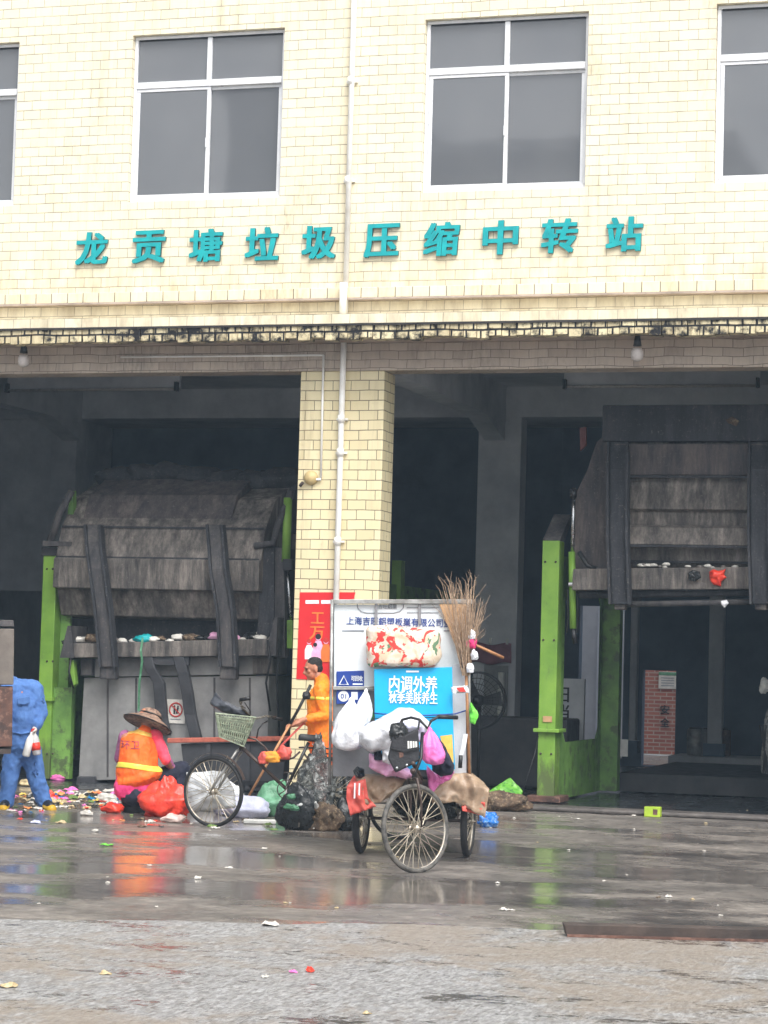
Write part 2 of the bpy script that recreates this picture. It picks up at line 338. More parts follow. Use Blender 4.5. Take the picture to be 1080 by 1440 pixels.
# ------------------------------------------------------------------ mesh builder
class MB:
    def __init__(s): s.v = []; s.f = []; s.mi = []
    def add(s, vs, fs, mi=0):
        b = len(s.v); s.v += [Vector(v) for v in vs]; s.f += [tuple(i+b for i in f) for f in fs]; s.mi += [mi]*len(fs); return s
    def box(s, a, b, mi=0):
        x0, y0, z0 = a; x1, y1, z1 = b
        return s.add([(x0,y0,z0),(x1,y0,z0),(x1,y1,z0),(x0,y1,z0),(x0,y0,z1),(x1,y0,z1),(x1,y1,z1),(x0,y1,z1)],
                     [(0,3,2,1),(4,5,6,7),(0,1,5,4),(1,2,6,5),(2,3,7,6),(3,0,4,7)], mi)
    def obox(s, c, ax, ay, az, mi=0):
        "box from centre and three half-axis vectors"
        c = Vector(c); vs = [c+ax*i+ay*j+az*k for k in (-1, 1) for i, j in ((-1,-1),(1,-1),(1,1),(-1,1))]
        return s.add(vs, [(0,3,2,1),(4,5,6,7),(0,1,5,4),(1,2,6,5),(2,3,7,6),(3,0,4,7)], mi)
    def prism(s, pts, ext, mi=0):
        "closed polygon extruded by vector ext"
        n = len(pts); pts = [Vector(p) for p in pts]; ext = Vector(ext)
        fs = [tuple(range(n)), tuple(range(2*n-1, n-1, -1))]+[(i, i+n, (i+1) % n+n, (i+1) % n) for i in range(n)]
        return s.add(pts+[p+ext for p in pts], fs, mi)
    def tube(s, pts, r, seg=8, closed=False, cap=True, mi=0):
        pts = [Vector(p) for p in pts]; n = len(pts); rs = r if isinstance(r, (list, tuple)) else [r]*n
        vs = []; up = None
        for i, p in enumerate(pts):
            if closed: d = pts[(i+1) % n]-pts[i-1]
            else: d = pts[min(i+1, n-1)]-pts[max(i-1, 0)]
            d = d.normalized() if d.length > 1e-9 else Vector((0, 0, 1))
            if up is None:
                up = Vector((0, 0, 1)) if abs(d.z) < .9 else Vector((1, 0, 0))
            a = (up-d*up.dot(d)); a = a.normalized() if a.length > 1e-6 else d.orthogonal().normalized(); up = a
            b = d.cross(a)
            for k in range(seg):
                t = 2*math.pi*k/seg; vs.append(p+(a*math.cos(t)+b*math.sin(t))*rs[i])
        fs = []
        for i in range(n if closed else n-1):
            j = (i+1) % n
            for k in range(seg):
                k2 = (k+1) % seg; fs.append((i*seg+k, i*seg+k2, j*seg+k2, j*seg+k))
        if cap and not closed: fs += [tuple(range(seg-1, -1, -1)), tuple((n-1)*seg+k for k in range(seg))]
        return s.add(vs, fs, mi)
    def ribbon(s, pts, hw, th, mi=0):
        "rectangular bar along pts; hw, th: half-width vectors"
        n = len(pts); vs = []; hw = Vector(hw); th = Vector(th)
        for p in pts:
            p = Vector(p); vs += [p-hw-th, p+hw-th, p+hw+th, p-hw+th]
        fs = [(3,2,1,0), (4*n-4, 4*n-3, 4*n-2, 4*n-1)]
        for i in range(n-1):
            for k in range(4): k2 = (k+1) % 4; fs.append((4*i+k, 4*i+k2, 4*i+4+k2, 4*i+4+k))
        return s.add(vs, fs, mi)
    def lathe(s, prof, o, axis=(0, 0, 1), seg=24, mi=0, fn=None):
        o = Vector(o); ax = Vector(axis).normalized(); a = ax.orthogonal().normalized(); b = ax.cross(a); vs = []
        for i, (r, h) in enumerate(prof):
            for k in range(seg):
                t = 2*math.pi*k/seg; rr = r*(fn(i/(len(prof)-1), t) if fn else 1)
                vs.append(o+ax*h+(a*math.cos(t)+b*math.sin(t))*rr)
        fs = [(i*seg+k, i*seg+(k+1) % seg, (i+1)*seg+(k+1) % seg, (i+1)*seg+k) for i in range(len(prof)-1) for k in range(seg)]
        fs += [tuple(range(seg-1, -1, -1)), tuple((len(prof)-1)*seg+k for k in range(seg))]
        return s.add(vs, fs, mi)
    def ball(s, c, r, seg=16, rings=10, mi=0, ax=None):
        c = Vector(c); r = (r, r, r) if isinstance(r, (int, float)) else r
        ax = ax or (Vector((1,0,0)), Vector((0,1,0)), Vector((0,0,1)))
        vs = []; fs = []
        for i in range(1, rings):
            t = math.pi*i/rings
            for k in range(seg):
                p = 2*math.pi*k/seg
                vs.append(c+ax[0]*(r[0]*math.sin(t)*math.cos(p))+ax[1]*(r[1]*math.sin(t)*math.sin(p))+ax[2]*(r[2]*math.cos(t)))
        n = len(vs); vs += [c+ax[2]*r[2], c-ax[2]*r[2]]
        for i in range(rings-2):
            for k in range(seg): k2 = (k+1) % seg; fs.append((i*seg+k, (i+1)*seg+k, (i+1)*seg+k2, i*seg+k2))
        for k in range(seg): k2 = (k+1) % seg; fs += [(n, k, k2), (n+1, (rings-2)*seg+k2, (rings-2)*seg+k)]
        return s.add(vs, fs, mi)
    def cap(s, a, b, ra, rb, seg=12):
        "tapered capsule"
        a = Vector(a); b = Vector(b); d = (b-a); L = d.length; d = d.normalized() if L > 1e-6 else Vector((0, 0, 1)); pr = []
        for i in range(1, 5): t = math.pi/2*i/5; pr.append((ra*math.sin(t), -ra*math.cos(t)))
        pr.append((ra, 0)); pr.append((rb, L))
        for i in range(4, 0, -1): t = math.pi/2*i/5; pr.append((rb*math.sin(t), L+rb*math.cos(t)))
        return s.lathe(pr, a, d, seg)
    def grid(s, fn, nu, nv, mi=0, two=False):
        vs = [fn(i/nu, j/nv) for j in range(nv+1) for i in range(nu+1)]; w_ = nu+1
        return s.add(vs, [(j*w_+i, j*w_+i+1, (j+1)*w_+i+1, (j+1)*w_+i) for j in range(nv) for i in range(nu)], mi)
    def build(s, name, m, parent=None, smooth=False, bevel=0, solid=0, seg=2, rec=True, sub=0):
        me = bpy.data.meshes.new(name); off = parent_loc(parent)
        me.from_pydata([v-off for v in s.v], [], s.f); me.validate()
        ms = m if isinstance(m, (list, tuple)) else [m]
        for q in ms: me.materials.append(q)
        if len(ms) > 1 and len(me.polygons) == len(s.mi):
            for p, k in zip(me.polygons, s.mi): p.material_index = k
        if rec:
            bm = bmesh.new(); bm.from_mesh(me); bmesh.ops.recalc_face_normals(bm, faces=bm.faces); bm.to_mesh(me); bm.free()
        if smooth: me.polygons.foreach_set('use_smooth', [True]*len(me.polygons))
        o = bpy.data.objects.new(name, me); COL.objects.link(o)
        if parent: o.parent = parent
        if solid:
            q = o.modifiers.new('s', 'SOLIDIFY'); q.thickness = solid; q.offset = 0
        if bevel:
            q = o.modifiers.new('b', 'BEVEL'); q.width = bevel; q.segments = seg; q.limit_method = 'ANGLE'; q.angle_limit = R(40)
            if not smooth: o.data.polygons.foreach_set('use_smooth', [False]*len(me.polygons))
        if sub:
            q = o.modifiers.new('u', 'SUBSURF'); q.levels = sub; q.render_levels = sub
        return o
def parent_loc(p):
    v = Vector((0, 0, 0))
    while p is not None: v += Vector(p.location); p = p.parent
    return v
def thing(name, label, cat, loc=(0, 0, 0), group=None):
    o = bpy.data.objects.new(name, None); o.empty_display_size = .2; COL.objects.link(o); o.location = loc
    o['label'] = label; o['category'] = cat
    if group: o['group'] = group
    return o
def tag(o, label=None, cat=None, group=None, kind=None):
    if label: o['label'] = label
    if cat: o['category'] = cat
    if group: o['group'] = group
    if kind: o['kind'] = kind
    return o
def base(o, p):
    "move the origin of a stand-alone mesh to p"
    p = Vector(p); o.data.transform(Matrix.Translation(-p)); o.location = p; return o

def baked(o):
    "apply the modifiers of o"
    bpy.context.view_layer.update()
    me = bpy.data.meshes.new_from_object(o.evaluated_get(bpy.context.evaluated_depsgraph_get()))
    o.modifiers.clear(); o.data = me; return o
def blob(mb, name, m, parent=None, voxel=.012, smooth=4, disp=0, dsc=8, seed=0):
    "one continuous skin over everything collected in mb"
    o = mb.build(name, m, parent, rec=True)
    q = o.modifiers.new('r', 'REMESH'); q.mode = 'VOXEL'; q.voxel_size = voxel; q.use_smooth_shade = True
    if smooth: q = o.modifiers.new('s', 'SMOOTH'); q.iterations = smooth; q.factor = .6
    baked(o); me = o.data
    if disp:
        me.calc_loop_triangles()
        for v in me.vertices:
            p = v.co*dsc+Vector((seed, seed*2, 0)); p.z *= .8; k = noise.noise(p)+.9*(.4-2*abs(noise.noise(p*1.3+Vector((3, 1, 7)))))+.5*(.4-2*abs(noise.noise(p*2.9)))
            v.co += v.normal*(k*disp)
    me.polygons.foreach_set('use_smooth', [True]*len(me.polygons))
    if not me.materials: me.materials.append(m)
    return o

def text(s, size_w, size_h, org, xd, ud, m, name='lettering', parent=None, bold=.02, depth=.004, keep=False):
    "built-in font lettering, centred on org, fitted to size_w x size_h, standing depth proud"
    c = bpy.data.curves.new('t', 'FONT'); c.body = s; c.size = 1; c.offset = 0; c.resolution_u = 3; c.extrude = .5
    o = bpy.data.objects.new('t', c); COL.objects.link(o); bpy.context.view_layer.update()
    me = bpy.data.meshes.new_from_object(o.evaluated_get(bpy.context.evaluated_depsgraph_get()))
    COL.objects.unlink(o); bpy.data.objects.remove(o); bpy.data.curves.remove(c)
    xs = [v.co.x for v in me.vertices]; ys = [v.co.y for v in me.vertices]
    x0, x1, y0, y1 = min(xs), max(xs), min(ys), max(ys)
    sx = size_w/(x1-x0); sy = size_h/(y1-y0) if size_h else sx
    xd = Vector(xd).normalized(); ud = Vector(ud).normalized(); nd = xd.cross(ud); org = Vector(org)-parent_loc(parent)
    for v in me.vertices:
        a, b, d = (v.co.x-(x0+x1)/2)*sx, (v.co.y-(y0+y1)/2)*sy, (v.co.z+.5)*depth
        v.co = org+xd*a+ud*b+nd*d
    if bold:   # thicken the strokes: overlaid copies, each a hair prouder
        bm = bmesh.new(); b_ = bold*sy*.7
        for j, (dx, dz) in enumerate(((0, 0), (1, .6), (-1, .6), (1, -.6), (-1, -.6))):
            m2 = me.copy(); tv = xd*dx*b_+ud*dz*b_
            for v in m2.vertices:
                k_ = (v.co-org).dot(nd)/depth; v.co += tv+nd*(k_*.0005*j)
            bm.from_mesh(m2); bpy.data.meshes.remove(m2)
        bm.to_mesh(me); bm.free()
    me.materials.clear()
    ms = m if isinstance(m, (list, tuple)) else [m]
    for q in ms: me.materials.append(q)
    if len(ms) > 1:
        me.update()
        for p in me.polygons: p.material_index = 0 if abs(p.normal.dot(nd)) > .6 else 1
    else:
        for p in me.polygons: p.material_index = 0
    o = bpy.data.objects.new(name, me); COL.objects.link(o)
    if parent: o.parent = parent
    return o

def crumple(c, r, seed, amp=.25, sc=1.6, flat=True, seg=26, rings=18, knot=None, fold=0):
    "crumpled bag / heap: noisy ellipsoid resting on its base"
    mb = MB(); mb.ball((0, 0, 0), 1, seg, rings); c = Vector(c)
    out = []
    for v in mb.v:
        d = v.normalized(); p = d*sc+Vector((seed*3.1, seed*1.7, seed))
        k = 1+min(amp, .7)*(.55*noise.noise(p)+.34*(.5-2*abs(noise.noise(p*1.5)))+.16*(.5-2*abs(noise.noise(p*3.4+Vector((2, 5, 1))))))
        if fold: k *= 1+.07*math.sin(math.atan2(d.y, d.x)*fold+2*noise.noise(p))
        q = Vector((d.x*k*r[0], d.y*k*r[1], d.z*k*r[2]))
        if knot and d.z > .25:
            s_ = 1-(d.z-.25)/.75*knot; q.x *= s_; q.y *= s_
            q.z *= 1+.25*(d.z-.25)
        if flat: q.z = max(q.z, -r[2]*.72)
        out.append(q)
    zmin = min(q.z for q in out)
    mb.v = [c+q-Vector((0, 0, zmin if flat else 0)) for q in out]
    return mb
def lump(name, label, cat, c, r, m, seed, group=None, **kw):
    o = crumple(c, r, seed, **kw).build(name, m, None, smooth=True); base(o, c)
    return tag(o, label, cat, group)
def scrap(name, label, p, s, m_, seed, group=None):
    "torn, creased sheet-like scrap lying on the ground"
    r_ = random.Random(seed*7+3); mb = MB(); n_ = 5; a = r_.uniform(0, 6.3); asp = r_.uniform(.45, 1); vs = []
    for j in range(n_+1):
        for i in range(n_+1):
            u, v = i/n_*2-1, j/n_*2-1; k = 1-.18*(u*u+v*v)/2+r_.uniform(-.12, .12)
            x, y = u*k*s, v*k*s*asp; q = Vector((u*1.3+seed, v*1.3, seed*.7))
            z = s*(.28+.5*noise.noise(q)+.35*(.5-2*abs(noise.noise(q*1.8)))+r_.uniform(-.06, .06)); 
            if i in (0, n_) or j in (0, n_): z *= .5
            vs.append(Vector((p[0]+x*math.cos(a)-y*math.sin(a), p[1]+x*math.sin(a)+y*math.cos(a), p[2]+max(.003, z))))
    mb.add(vs, [(j*(n_+1)+i, j*(n_+1)+i+1, (j+1)*(n_+1)+i+1, (j+1)*(n_+1)+i) for j in range(n_) for i in range(n_)])
    o = mb.build(name, m_, None, solid=.003); base(o, p); return tag(o, label, 'scrap', group)
# ------------------------------------------------------------------ ground
def seam(x): return -13.036+(x-1.552)*.3775
def struct(o): o['kind'] = 'structure'; return o
mb = MB(); mb.add([(-60, seam(-60)-.1, 0), (60, seam(60)-.1, 0), (60, .02, 0), (-60, .02, 0)], [(0, 1, 2, 3)])
struct(mb.build('yard_ground', M['wet']))
# worn concrete strip in front, with a ragged broken edge
pts = []
x = -60.0
while x < 60:
    pts.append((x, seam(x)+.22*noise.noise(Vector((x*.9, 0, 0)))+.10*noise.noise(Vector((x*3.3, 0, 0)))+.06*noise.noise(Vector((x*11, 3, 0))), .012)); x += .08 if -1 < x < 9 else 2
n = len(pts)
vs = [(p[0], p[1], .012) for p in pts]+[(p[0], p[1]+.006, -.01) for p in pts]+[(p[0], -60, .012) for p in pts]
fs = [(i, i+1, n+i+1, n+i) for i in range(n-1)]+[(i, 2*n+i, 2*n+i+1, i+1) for i in range(n-1)]
struct(MB().add(vs, fs).build('road', M['rough']))
mb = MB(); cp = [(330, 1442), (352, 1430), (396, 1413), (430, 1399), (470, 1380), (520, 1360), (548, 1348)]; rc = random.Random(2)
cpt = []
for (x0, y0), (x1, y1) in zip(cp, cp[1:]):
    for k in range(5): f_ = k/5; cpt.append((G(x0+(x1-x0)*f_, y0+(y1-y0)*f_+rc.uniform(-.8, .8), .016), rc.uniform(.004, .022)))
for (a_, wa), (b_, wb) in zip(cpt, cpt[1:]):
    d_ = Vector((0, 1, 0)); mb.add([a_-d_*wa, b_-d_*wb, b_+d_*wb, a_+d_*wa], [(0, 1, 2, 3)])
struct(mb.build('road_crack', M['skip']))
mb = MB(); mb.add([(-400, -400, -.03), (400, -400, -.03), (400, 400, -.03), (-400, 400, -.03)], [(0, 1, 2, 3)])
struct(mb.build('ground', M['rough']))
struct(MB().add([(-7, .02, .004), (8, .02, .004), (8, 14, .004), (-7, 14, .004)], [(0, 1, 2, 3)]).build('bay_floor', M['floor_in']))

# ------------------------------------------------------------------ the station building
BL = thing('station_building', 'two storey waste transfer station clad in cream tiles with two open bays', 'building', (0, 0, 0))
XA, XB = -9.0, 9.0
WZ0, WZ1 = 7.18, 9.256
WX = [(-6.93, -4.93), (-3.40, -1.42), (.343, 2.318), (3.804, 5.79)]
def holed_wall(x0, x1, z0, z1, holes, y0, y1):
    mb = MB(); xs = sorted({x0, x1, *[h[0] for h in holes], *[h[1] for h in holes]}); zs = sorted({z0, z1, *[h[2] for h in holes], *[h[3] for h in holes]})
    inh = lambda a, b: any(h[0] < a < h[1] and h[2] < b < h[3] for h in holes)
    for i in range(len(xs)-1):
        for j in range(len(zs)-1):
            if inh((xs[i]+xs[i+1])/2, (zs[j]+zs[j+1])/2): continue
            for y in (y0, y1): mb.add([(xs[i], y, zs[j]), (xs[i+1], y, zs[j]), (xs[i+1], y, zs[j+1]), (xs[i], y, zs[j+1])], [(0, 1, 2, 3)])
    for a, b, c, d in holes+[(x0, x1, z0, z1)]:
        P = [(a, c), (b, c), (b, d), (a, d)]
        for k in range(4):
            p, q = P[k], P[(k+1) % 4]; mb.add([(p[0], y0, p[1]), (q[0], y0, q[1]), (q[0], y1, q[1]), (p[0], y1, p[1])], [(0, 1, 2, 3)])
    bm_o = mb; return bm_o
mb = holed_wall(XA, XB, 5.70, 12.6, [(a, b, WZ0, WZ1) for a, b in WX], 0, .24)
mb.build('upper_wall', M['tile'], BL)
# soldier band, recess and eave slab
MB().box((XA, -.085, 5.93), (XB, -.002, 6.055)).build('moulding', M['tile_small'], BL, bevel=.008)
MB().box((XA, -.115, 5.905), (XB, -.002, 5.928)).build('drip_edge', M['soffit'], BL)
MB().box((XA, -.60, 5.535), (XB, -.003, 5.66)).build('canopy_slab', M['tile'], BL, bevel=.006)
MB().prism([(XA, -.60, 5.662), (XA, -.003, 5.72), (XA, -.003, 5.662)], (XB-XA, 0, 0)).build('canopy_fall', M['tile'], BL)
# ragged lower edge of mouldy tiles
mb = MB(); x = XA; r = random.Random(3)
while x < XB:
    wd = .155+r.uniform(-.02, .02); lo = 5.372+r.uniform(-.02, .018)
    mb.box((x, -.595+r.uniform(-.006, .012), lo), (x+wd-.006, -.42, 5.533)); x += wd
mb.build('canopy_edge', M['tile_mould'], BL, bevel=.006)
MB().box((XA, -.612, 5.522), (XB, -.601, 5.548)).build('mould_line', mat('black_mould', (60, 56, 54), .8, (34, 32, 32), 4), BL)
MB().box((XA, -.419, 5.40), (XB, -.012, 5.533)).build('soffit', M['soffit'], BL)
# lintel, pillars
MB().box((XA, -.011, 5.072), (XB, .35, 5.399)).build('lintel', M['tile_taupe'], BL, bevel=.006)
MB().box((XA, .001, 5.402), (XB, .35, 5.698)).build('lintel_top', M['soffit'], BL)
for a, b in ((-9.0, -5.35), (-1.084, -.04), (5.62, 9.0)):
    MB().box((a, 0, -.02), (b, .45, 5.070)).build('pillar', M['tile_pillar'], BL, bevel=.012)
MB().box((-9.0, .452, 0), (-5.6, .60, 5.69)).build('inner_pier', M['concrete_in'], BL)
# bay interior
_bx = FY(13.0).at(901, 1080).x-.3
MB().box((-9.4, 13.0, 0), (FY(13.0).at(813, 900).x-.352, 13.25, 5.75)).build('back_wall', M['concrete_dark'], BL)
q12 = FY(13.0)
bx0 = q12.at(901, 1080).x; bx1 = q12.at(951, 943).x; bz0 = max(.02, q12.at(925, 1079).z); bz1 = q12.at(930, 943).z
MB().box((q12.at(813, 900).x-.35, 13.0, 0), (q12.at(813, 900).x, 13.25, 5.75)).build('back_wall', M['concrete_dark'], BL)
hx0, hx1, hz0, hz1 = q12.at(813, 900).x, q12.at(884, 900).x, q12.at(850, 1066).z, q12.at(850, 852).z
hx1 = min(hx1, _bx-.03)
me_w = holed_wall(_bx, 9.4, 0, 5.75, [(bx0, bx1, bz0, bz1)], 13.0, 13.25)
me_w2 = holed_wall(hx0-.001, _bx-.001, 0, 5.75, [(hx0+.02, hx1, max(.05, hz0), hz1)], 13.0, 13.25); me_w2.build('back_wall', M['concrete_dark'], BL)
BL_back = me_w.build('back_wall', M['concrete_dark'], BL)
for o in [c for c in BL.children if c.name == 'back_wall']:
    o.data.transform(Matrix.Identity(4))
MB().box((-9.4, .46, 0), (-9.15, 13.2, 5.75)).build('side_wall', M['concrete_in'], BL)
MB().box((9.15, .46, 0), (9.4, 13.2, 5.75)).build('side_wall', M['concrete_in'], BL)
MB().box((-9.4, .352, 5.752), (9.4, 13.4, 5.95)).build('ceiling', M['concrete_in'], BL)
MB().box((-9.1, 7.2, 5.30), (9.1, 7.6, 5.75)).build('cross_beam', M['concrete_in'], BL)
for xx in (-7.3, -.5, 6.6):
    MB().box((xx-.16, .36, 5.22), (xx+.16, 7.19, 5.75)).build('ceiling_beam', M['concrete_in'], BL)
    MB().prism([(xx-.15, 6.1, 5.219), (xx-.15, 7.19, 5.219), (xx-.15, 7.19, 4.95)], (.30, 0, 0)).build('haunch', M['concrete_in'], BL)
p75 = FY(7.4)
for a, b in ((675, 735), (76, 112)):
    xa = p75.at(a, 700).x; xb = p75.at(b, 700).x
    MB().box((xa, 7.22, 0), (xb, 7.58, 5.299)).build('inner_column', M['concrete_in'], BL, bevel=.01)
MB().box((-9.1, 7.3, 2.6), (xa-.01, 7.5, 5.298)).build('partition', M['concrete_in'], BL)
# upper room behind the windows
MB().box((XA, 4.5, 5.952), (XB, 4.7, 12.4)).build('room_wall', M['concrete_in'], BL)
MB().box((XA, .245, 9.9), (XB, 4.49, 10.1)).build('room_ceiling', M['concrete_in'], BL)
MB().box((-9.4, -.35, 12.602), (9.4, 13.4, 12.8)).build('roof_slab', M['tile_small'], BL)
MB().box((-9.0, .25, 5.951), (-8.8, 13.2, 12.6)).build('end_wall', M['tile'], BL)
MB().box((8.8, .25, 5.951), (9.0, 13.2, 12.6)).build('end_wall', M['tile'], BL)
MB().box((-8.79, 13.0, 5.951), (8.79, 13.2, 12.6)).build('rear_wall', M['concrete_in'], BL)
def window(x0, x1, ms):
    z0, z1 = WZ0, WZ1; zt = z0+(z1-z0)*.705; xm = (x0+x1)/2; y = .07; f = .045
    fr = MB()
    fr.box((x0+.004, y, z0+.004), (x1-.004, y+.09, z0+f+.01)); fr.box((x0+.004, y, z1-f), (x1-.004, y+.09, z1-.004))
    fr.box((x0+.004, y, z0+f+.012), (x0+f, y+.09, z1-f-.002)); fr.box((x1-f, y, z0+f+.012), (x1-.004, y+.09, z1-f-.002))
    fr.box((x0+f+.002, y-.006, zt-.045), (x1-f-.002, y+.08, zt+.035))
    fr.box((xm-.03, y, zt+.037), (xm+.03, y+.07, z1-f-.002))
    W = fr.build('window', M['white_alu'], BL, bevel=.004)
    def sash(a, b, yy, m_):
        s = MB(); s.box((a, yy, z0+f+.014), (b, yy+.028, z0+f+.054)); s.box((a, yy, zt-.085), (b, yy+.028, zt-.047))
        s.box((a, yy, z0+f+.056), (a+.045, yy+.028, zt-.087)); s.box((b-.045, yy, z0+f+.056), (b, yy+.028, zt-.087))
        s.build('sash', M['white_alu'], W, bevel=.003)
        g = MB(); g.box((a+.046, yy+.01, z0+f+.055), (b-.046, yy+.016, zt-.086)); g.build('pane', M['glass'], W)
    sash(x0+f+.003, xm+.028, y+.008, 0); sash(xm-.02, x1-f-.003, y+.045, 1)
    MB().box((x0+f+.001, y+.03, zt+.036), (xm-.031, y+.036, z1-f-.001)).build('pane', M['glass'], W)
    MB().box((xm+.031, y+.03, zt+.036), (x1-f-.001, y+.036, z1-f-.001)).build('pane', M['glass'], W)
    MB().box((xm-.018, y-.012, z0+.66), (xm+.002, y+.006, z0+.78)).build('handle', M['white_alu'], W, bevel=.004)
    MB().box((x0+.06, y-.002, z1-f-.01), (x1-.06, y+.03, z1-f-.001)).build('gasket', M['black'], W)
for k, (a, b) in enumerate(WX): window(a, b, k)
# added blocks behind the panes, coloured as a mirrored building
q = FY(3.0)
for nm, (px0, py0, px1, py1) in (('reflection_stand_in', (238, 190, 395, 292)), ('reflection_stand_in_right', (1012, 160, 1100, 262))):
    a = q.at(px0, py1); b = q.at(px1, py0)
    t = thing(nm, {'reflection_stand_in': 'pale blue cabinet standing in for the building mirrored in the upper window left of the drainpipe', 'reflection_stand_in_right': 'pale blue block standing in for a building mirrored in the upper window at the right edge'}[nm], 'proxy', (a.x, 3.0, 5.952))
    MB().box((a.x, 3.0, 5.952), (b.x, 3.5, b.z)).build('stand_in_body', mat('pale_blue_reflection', (150, 176, 200), .5), t)
    for k in (.33, .66): MB().box((a.x+(b.x-a.x)*k-.02, 2.985, a.z), (a.x+(b.x-a.x)*k+.02, 2.998, b.z-.05)).build('stand_in_bar', M['white_alu'], t)
    MB().box((a.x, 2.985, a.z+.35), (b.x, 2.998, a.z+.40)).build('stand_in_bar', M['white_alu'], t)

def join_into(obs):
    bm = bmesh.new()
    for o in obs: bm.from_mesh(o.data)
    bm.to_mesh(obs[0].data); bm.free()
    for o in obs[1:]: bpy.data.objects.remove(o)
# ------------------------------------------------------------------ lettering on the facade
f0 = FY(0)
SG = thing('facade_lettering', 'ten raised teal Chinese characters naming the station across the cream facade', 'sign', (0, -.02, 6.4))
xs_ = [131, 211, 291, 370, 450, 538, 622, 705, 788, 879]
rr = random.Random(5)
for k, ch in enumerate("龙贡塘垃圾压缩中转站"):
    p = f0.at(xs_[k], 350-(xs_[k]-131)*.0267)
    a = [.0, .01, -.01, .0, .0, .0, .03, .0, .01, -.0][k]
    text(ch, .40, .385, (p.x, -.012, p.z), (1, 0, .015), (a+.02, 0, 1), [M['teal'], M['teal_side']], 'character', SG, bold=.05, depth=.035)

# ------------------------------------------------------------------ pipes, lamps, wall fittings
mb = MB(); xp = -.53
DP = thing('drainpipe', 'white plastic drainpipe running down the facade and the tiled pillar', 'drainpipe', (xp, -.06, 0))
mb.tube([(xp-.005, -.065, 12.5), (xp, -.065, 5.67)], .034, 12).build('pipe', M['pvc'], DP, smooth=True)
MB().tube([(xp, -.16, 6.1), (xp, -.16, 5.99), (xp, -.15, 5.67)], [.048, .048, .042], 12).build('elbow', M['pvc'], DP, smooth=True)
MB().tube([(xp-.01, -.055, 5.40), (xp-.01, -.055, 5.02), (xp-.012, -.055, .03)], .036, 12).build('pipe', M['pvc'], DP, smooth=True)
for z in (8.5, 7.3, 4.45, 4.05, 3.0, 1.6):
    MB().tube([(xp-.012, -.06, z), (xp-.012, -.06, z+.09)], .044, 12).build('socket', M['pvc'], DP, smooth=True)
    MB().box((xp-.075, -.04, z+.03), (xp+.06, -.003, z+.055)).build('bracket', M['pvc'], DP)
CP = thing('cable_conduit', 'thin pale conduit dropping from the lintel to the round wall fitting', 'conduit', (-.83, -.02, 3.8))
a = f0.at(456, 500); b = f0.at(452, 672)
MB().tube([(a.x, -.027, a.z), (b.x, -.02, b.z)], .014, 8).build('tube', M['pvc'], CP, smooth=True)
MB().tube([(-3.4, -.030, a.z+.005), (a.x, -.030, a.z)], .012, 8).build('tube', M['pvc'], CP, smooth=True)
a = f0.at(438, 672)
WF = thing('wall_sounder', 'round beige fitting with small bracket on the pillar left of the drainpipe', 'wall fitting', (a.x, 0, a.z))
MB().lathe([(.02, 0), (.085, .004), (.085, .03), (.06, .06), (.02, .075)], (a.x, -.002, a.z), (0, -1, 0), 20).build('cover', M['brown_cap'], WF, smooth=True)
MB().tube([(a.x+.02, -.03, a.z-.02), (a.x+.13, -.03, a.z-.02)], .016, 8).build('gland', M['pvc'], WF, smooth=True)
MB().tube([(a.x-.13, -.03, a.z-.1), (a.x-.09, -.05, a.z-.06)], .02, 8).build('bracket', M['rust_dark'], WF, smooth=True)
f3 = FY(-.28)
for px, py, side in ((33, 508, 'left'), (896, 499, 'right')):
    a = f3.at(px, py)
    t = thing('globe_lamp', 'milky glass globe lamp under the canopy above the %s bay' % side, 'lamp', (a.x, a.y, a.z), 'globe lamps under the canopy')
    MB().lathe([(.02, .08), (.05, .075), (.068, .04), (.070, -.01), (.060, -.05), (.028, -.072)], a, (0, 0, 1), 18).build('globe', M['lamp_glass'], t, smooth=True)
    MB().tube([a+Vector((0, 0, .10)), (a.x, a.y, 5.40)], [.05, .03], 12).build('cap', M['black'], t, smooth=True)
f4 = FY(4.2)
for (x0, x1, yb, side) in ((8, 250, 549, 'left'), (792, 1068, 544, 'right')):
    a = f4.at(x0, yb); b = f4.at(x1, yb-3); z = a.z
    t = thing('strip_light', 'unlit fluorescent strip light hung under the ceiling of the %s bay' % side, 'strip light', ((a.x+b.x)/2, 4.2, z), 'strip lights in the bays')
    MB().box((a.x, 4.25, z+.03), (b.x, 4.33, z+.24)).build('reflector', M['concrete_in'], t)
    MB().tube([(a.x+.05, 4.2, z), (b.x-.05, 4.2, z)], .018, 8).build('tube', M['lamp_glass'], t, smooth=True)
    for xx in (a.x, b.x-.04): MB().box((xx, 4.15, z-.03), (xx+.04, 4.249, z+.10)).build('socket', M['black_metal'], t)
    for k in (.2, .5, .8): MB().box((a.x+(b.x-a.x)*k, 4.26, z+.241), (a.x+(b.x-a.x)*k+.03, 4.30, 5.75)).build('hanger', M['black_metal'], t)

# ------------------------------------------------------------------ compactors
def poly3(plane, pts, t=0): return [plane.at(x, y, t) for x, y in pts]
def pxprism(plane, pts, t, depth, mb=None):
    mb = mb or MB(); return mb.prism(poly3(plane, pts, t), -plane.n*depth)
QL = FY(1.5)
CL = thing('refuse_compactor', 'green and grey refuse compactor with its soiled hopper lowered in the left bay', 'compactor', (-3.3, 1.5, 0), 'compactors in the bays')
def zc(pl, y): return pl.at(230, y).z
xl, xr = QL.at(84, 800).x, QL.at(372, 800).x
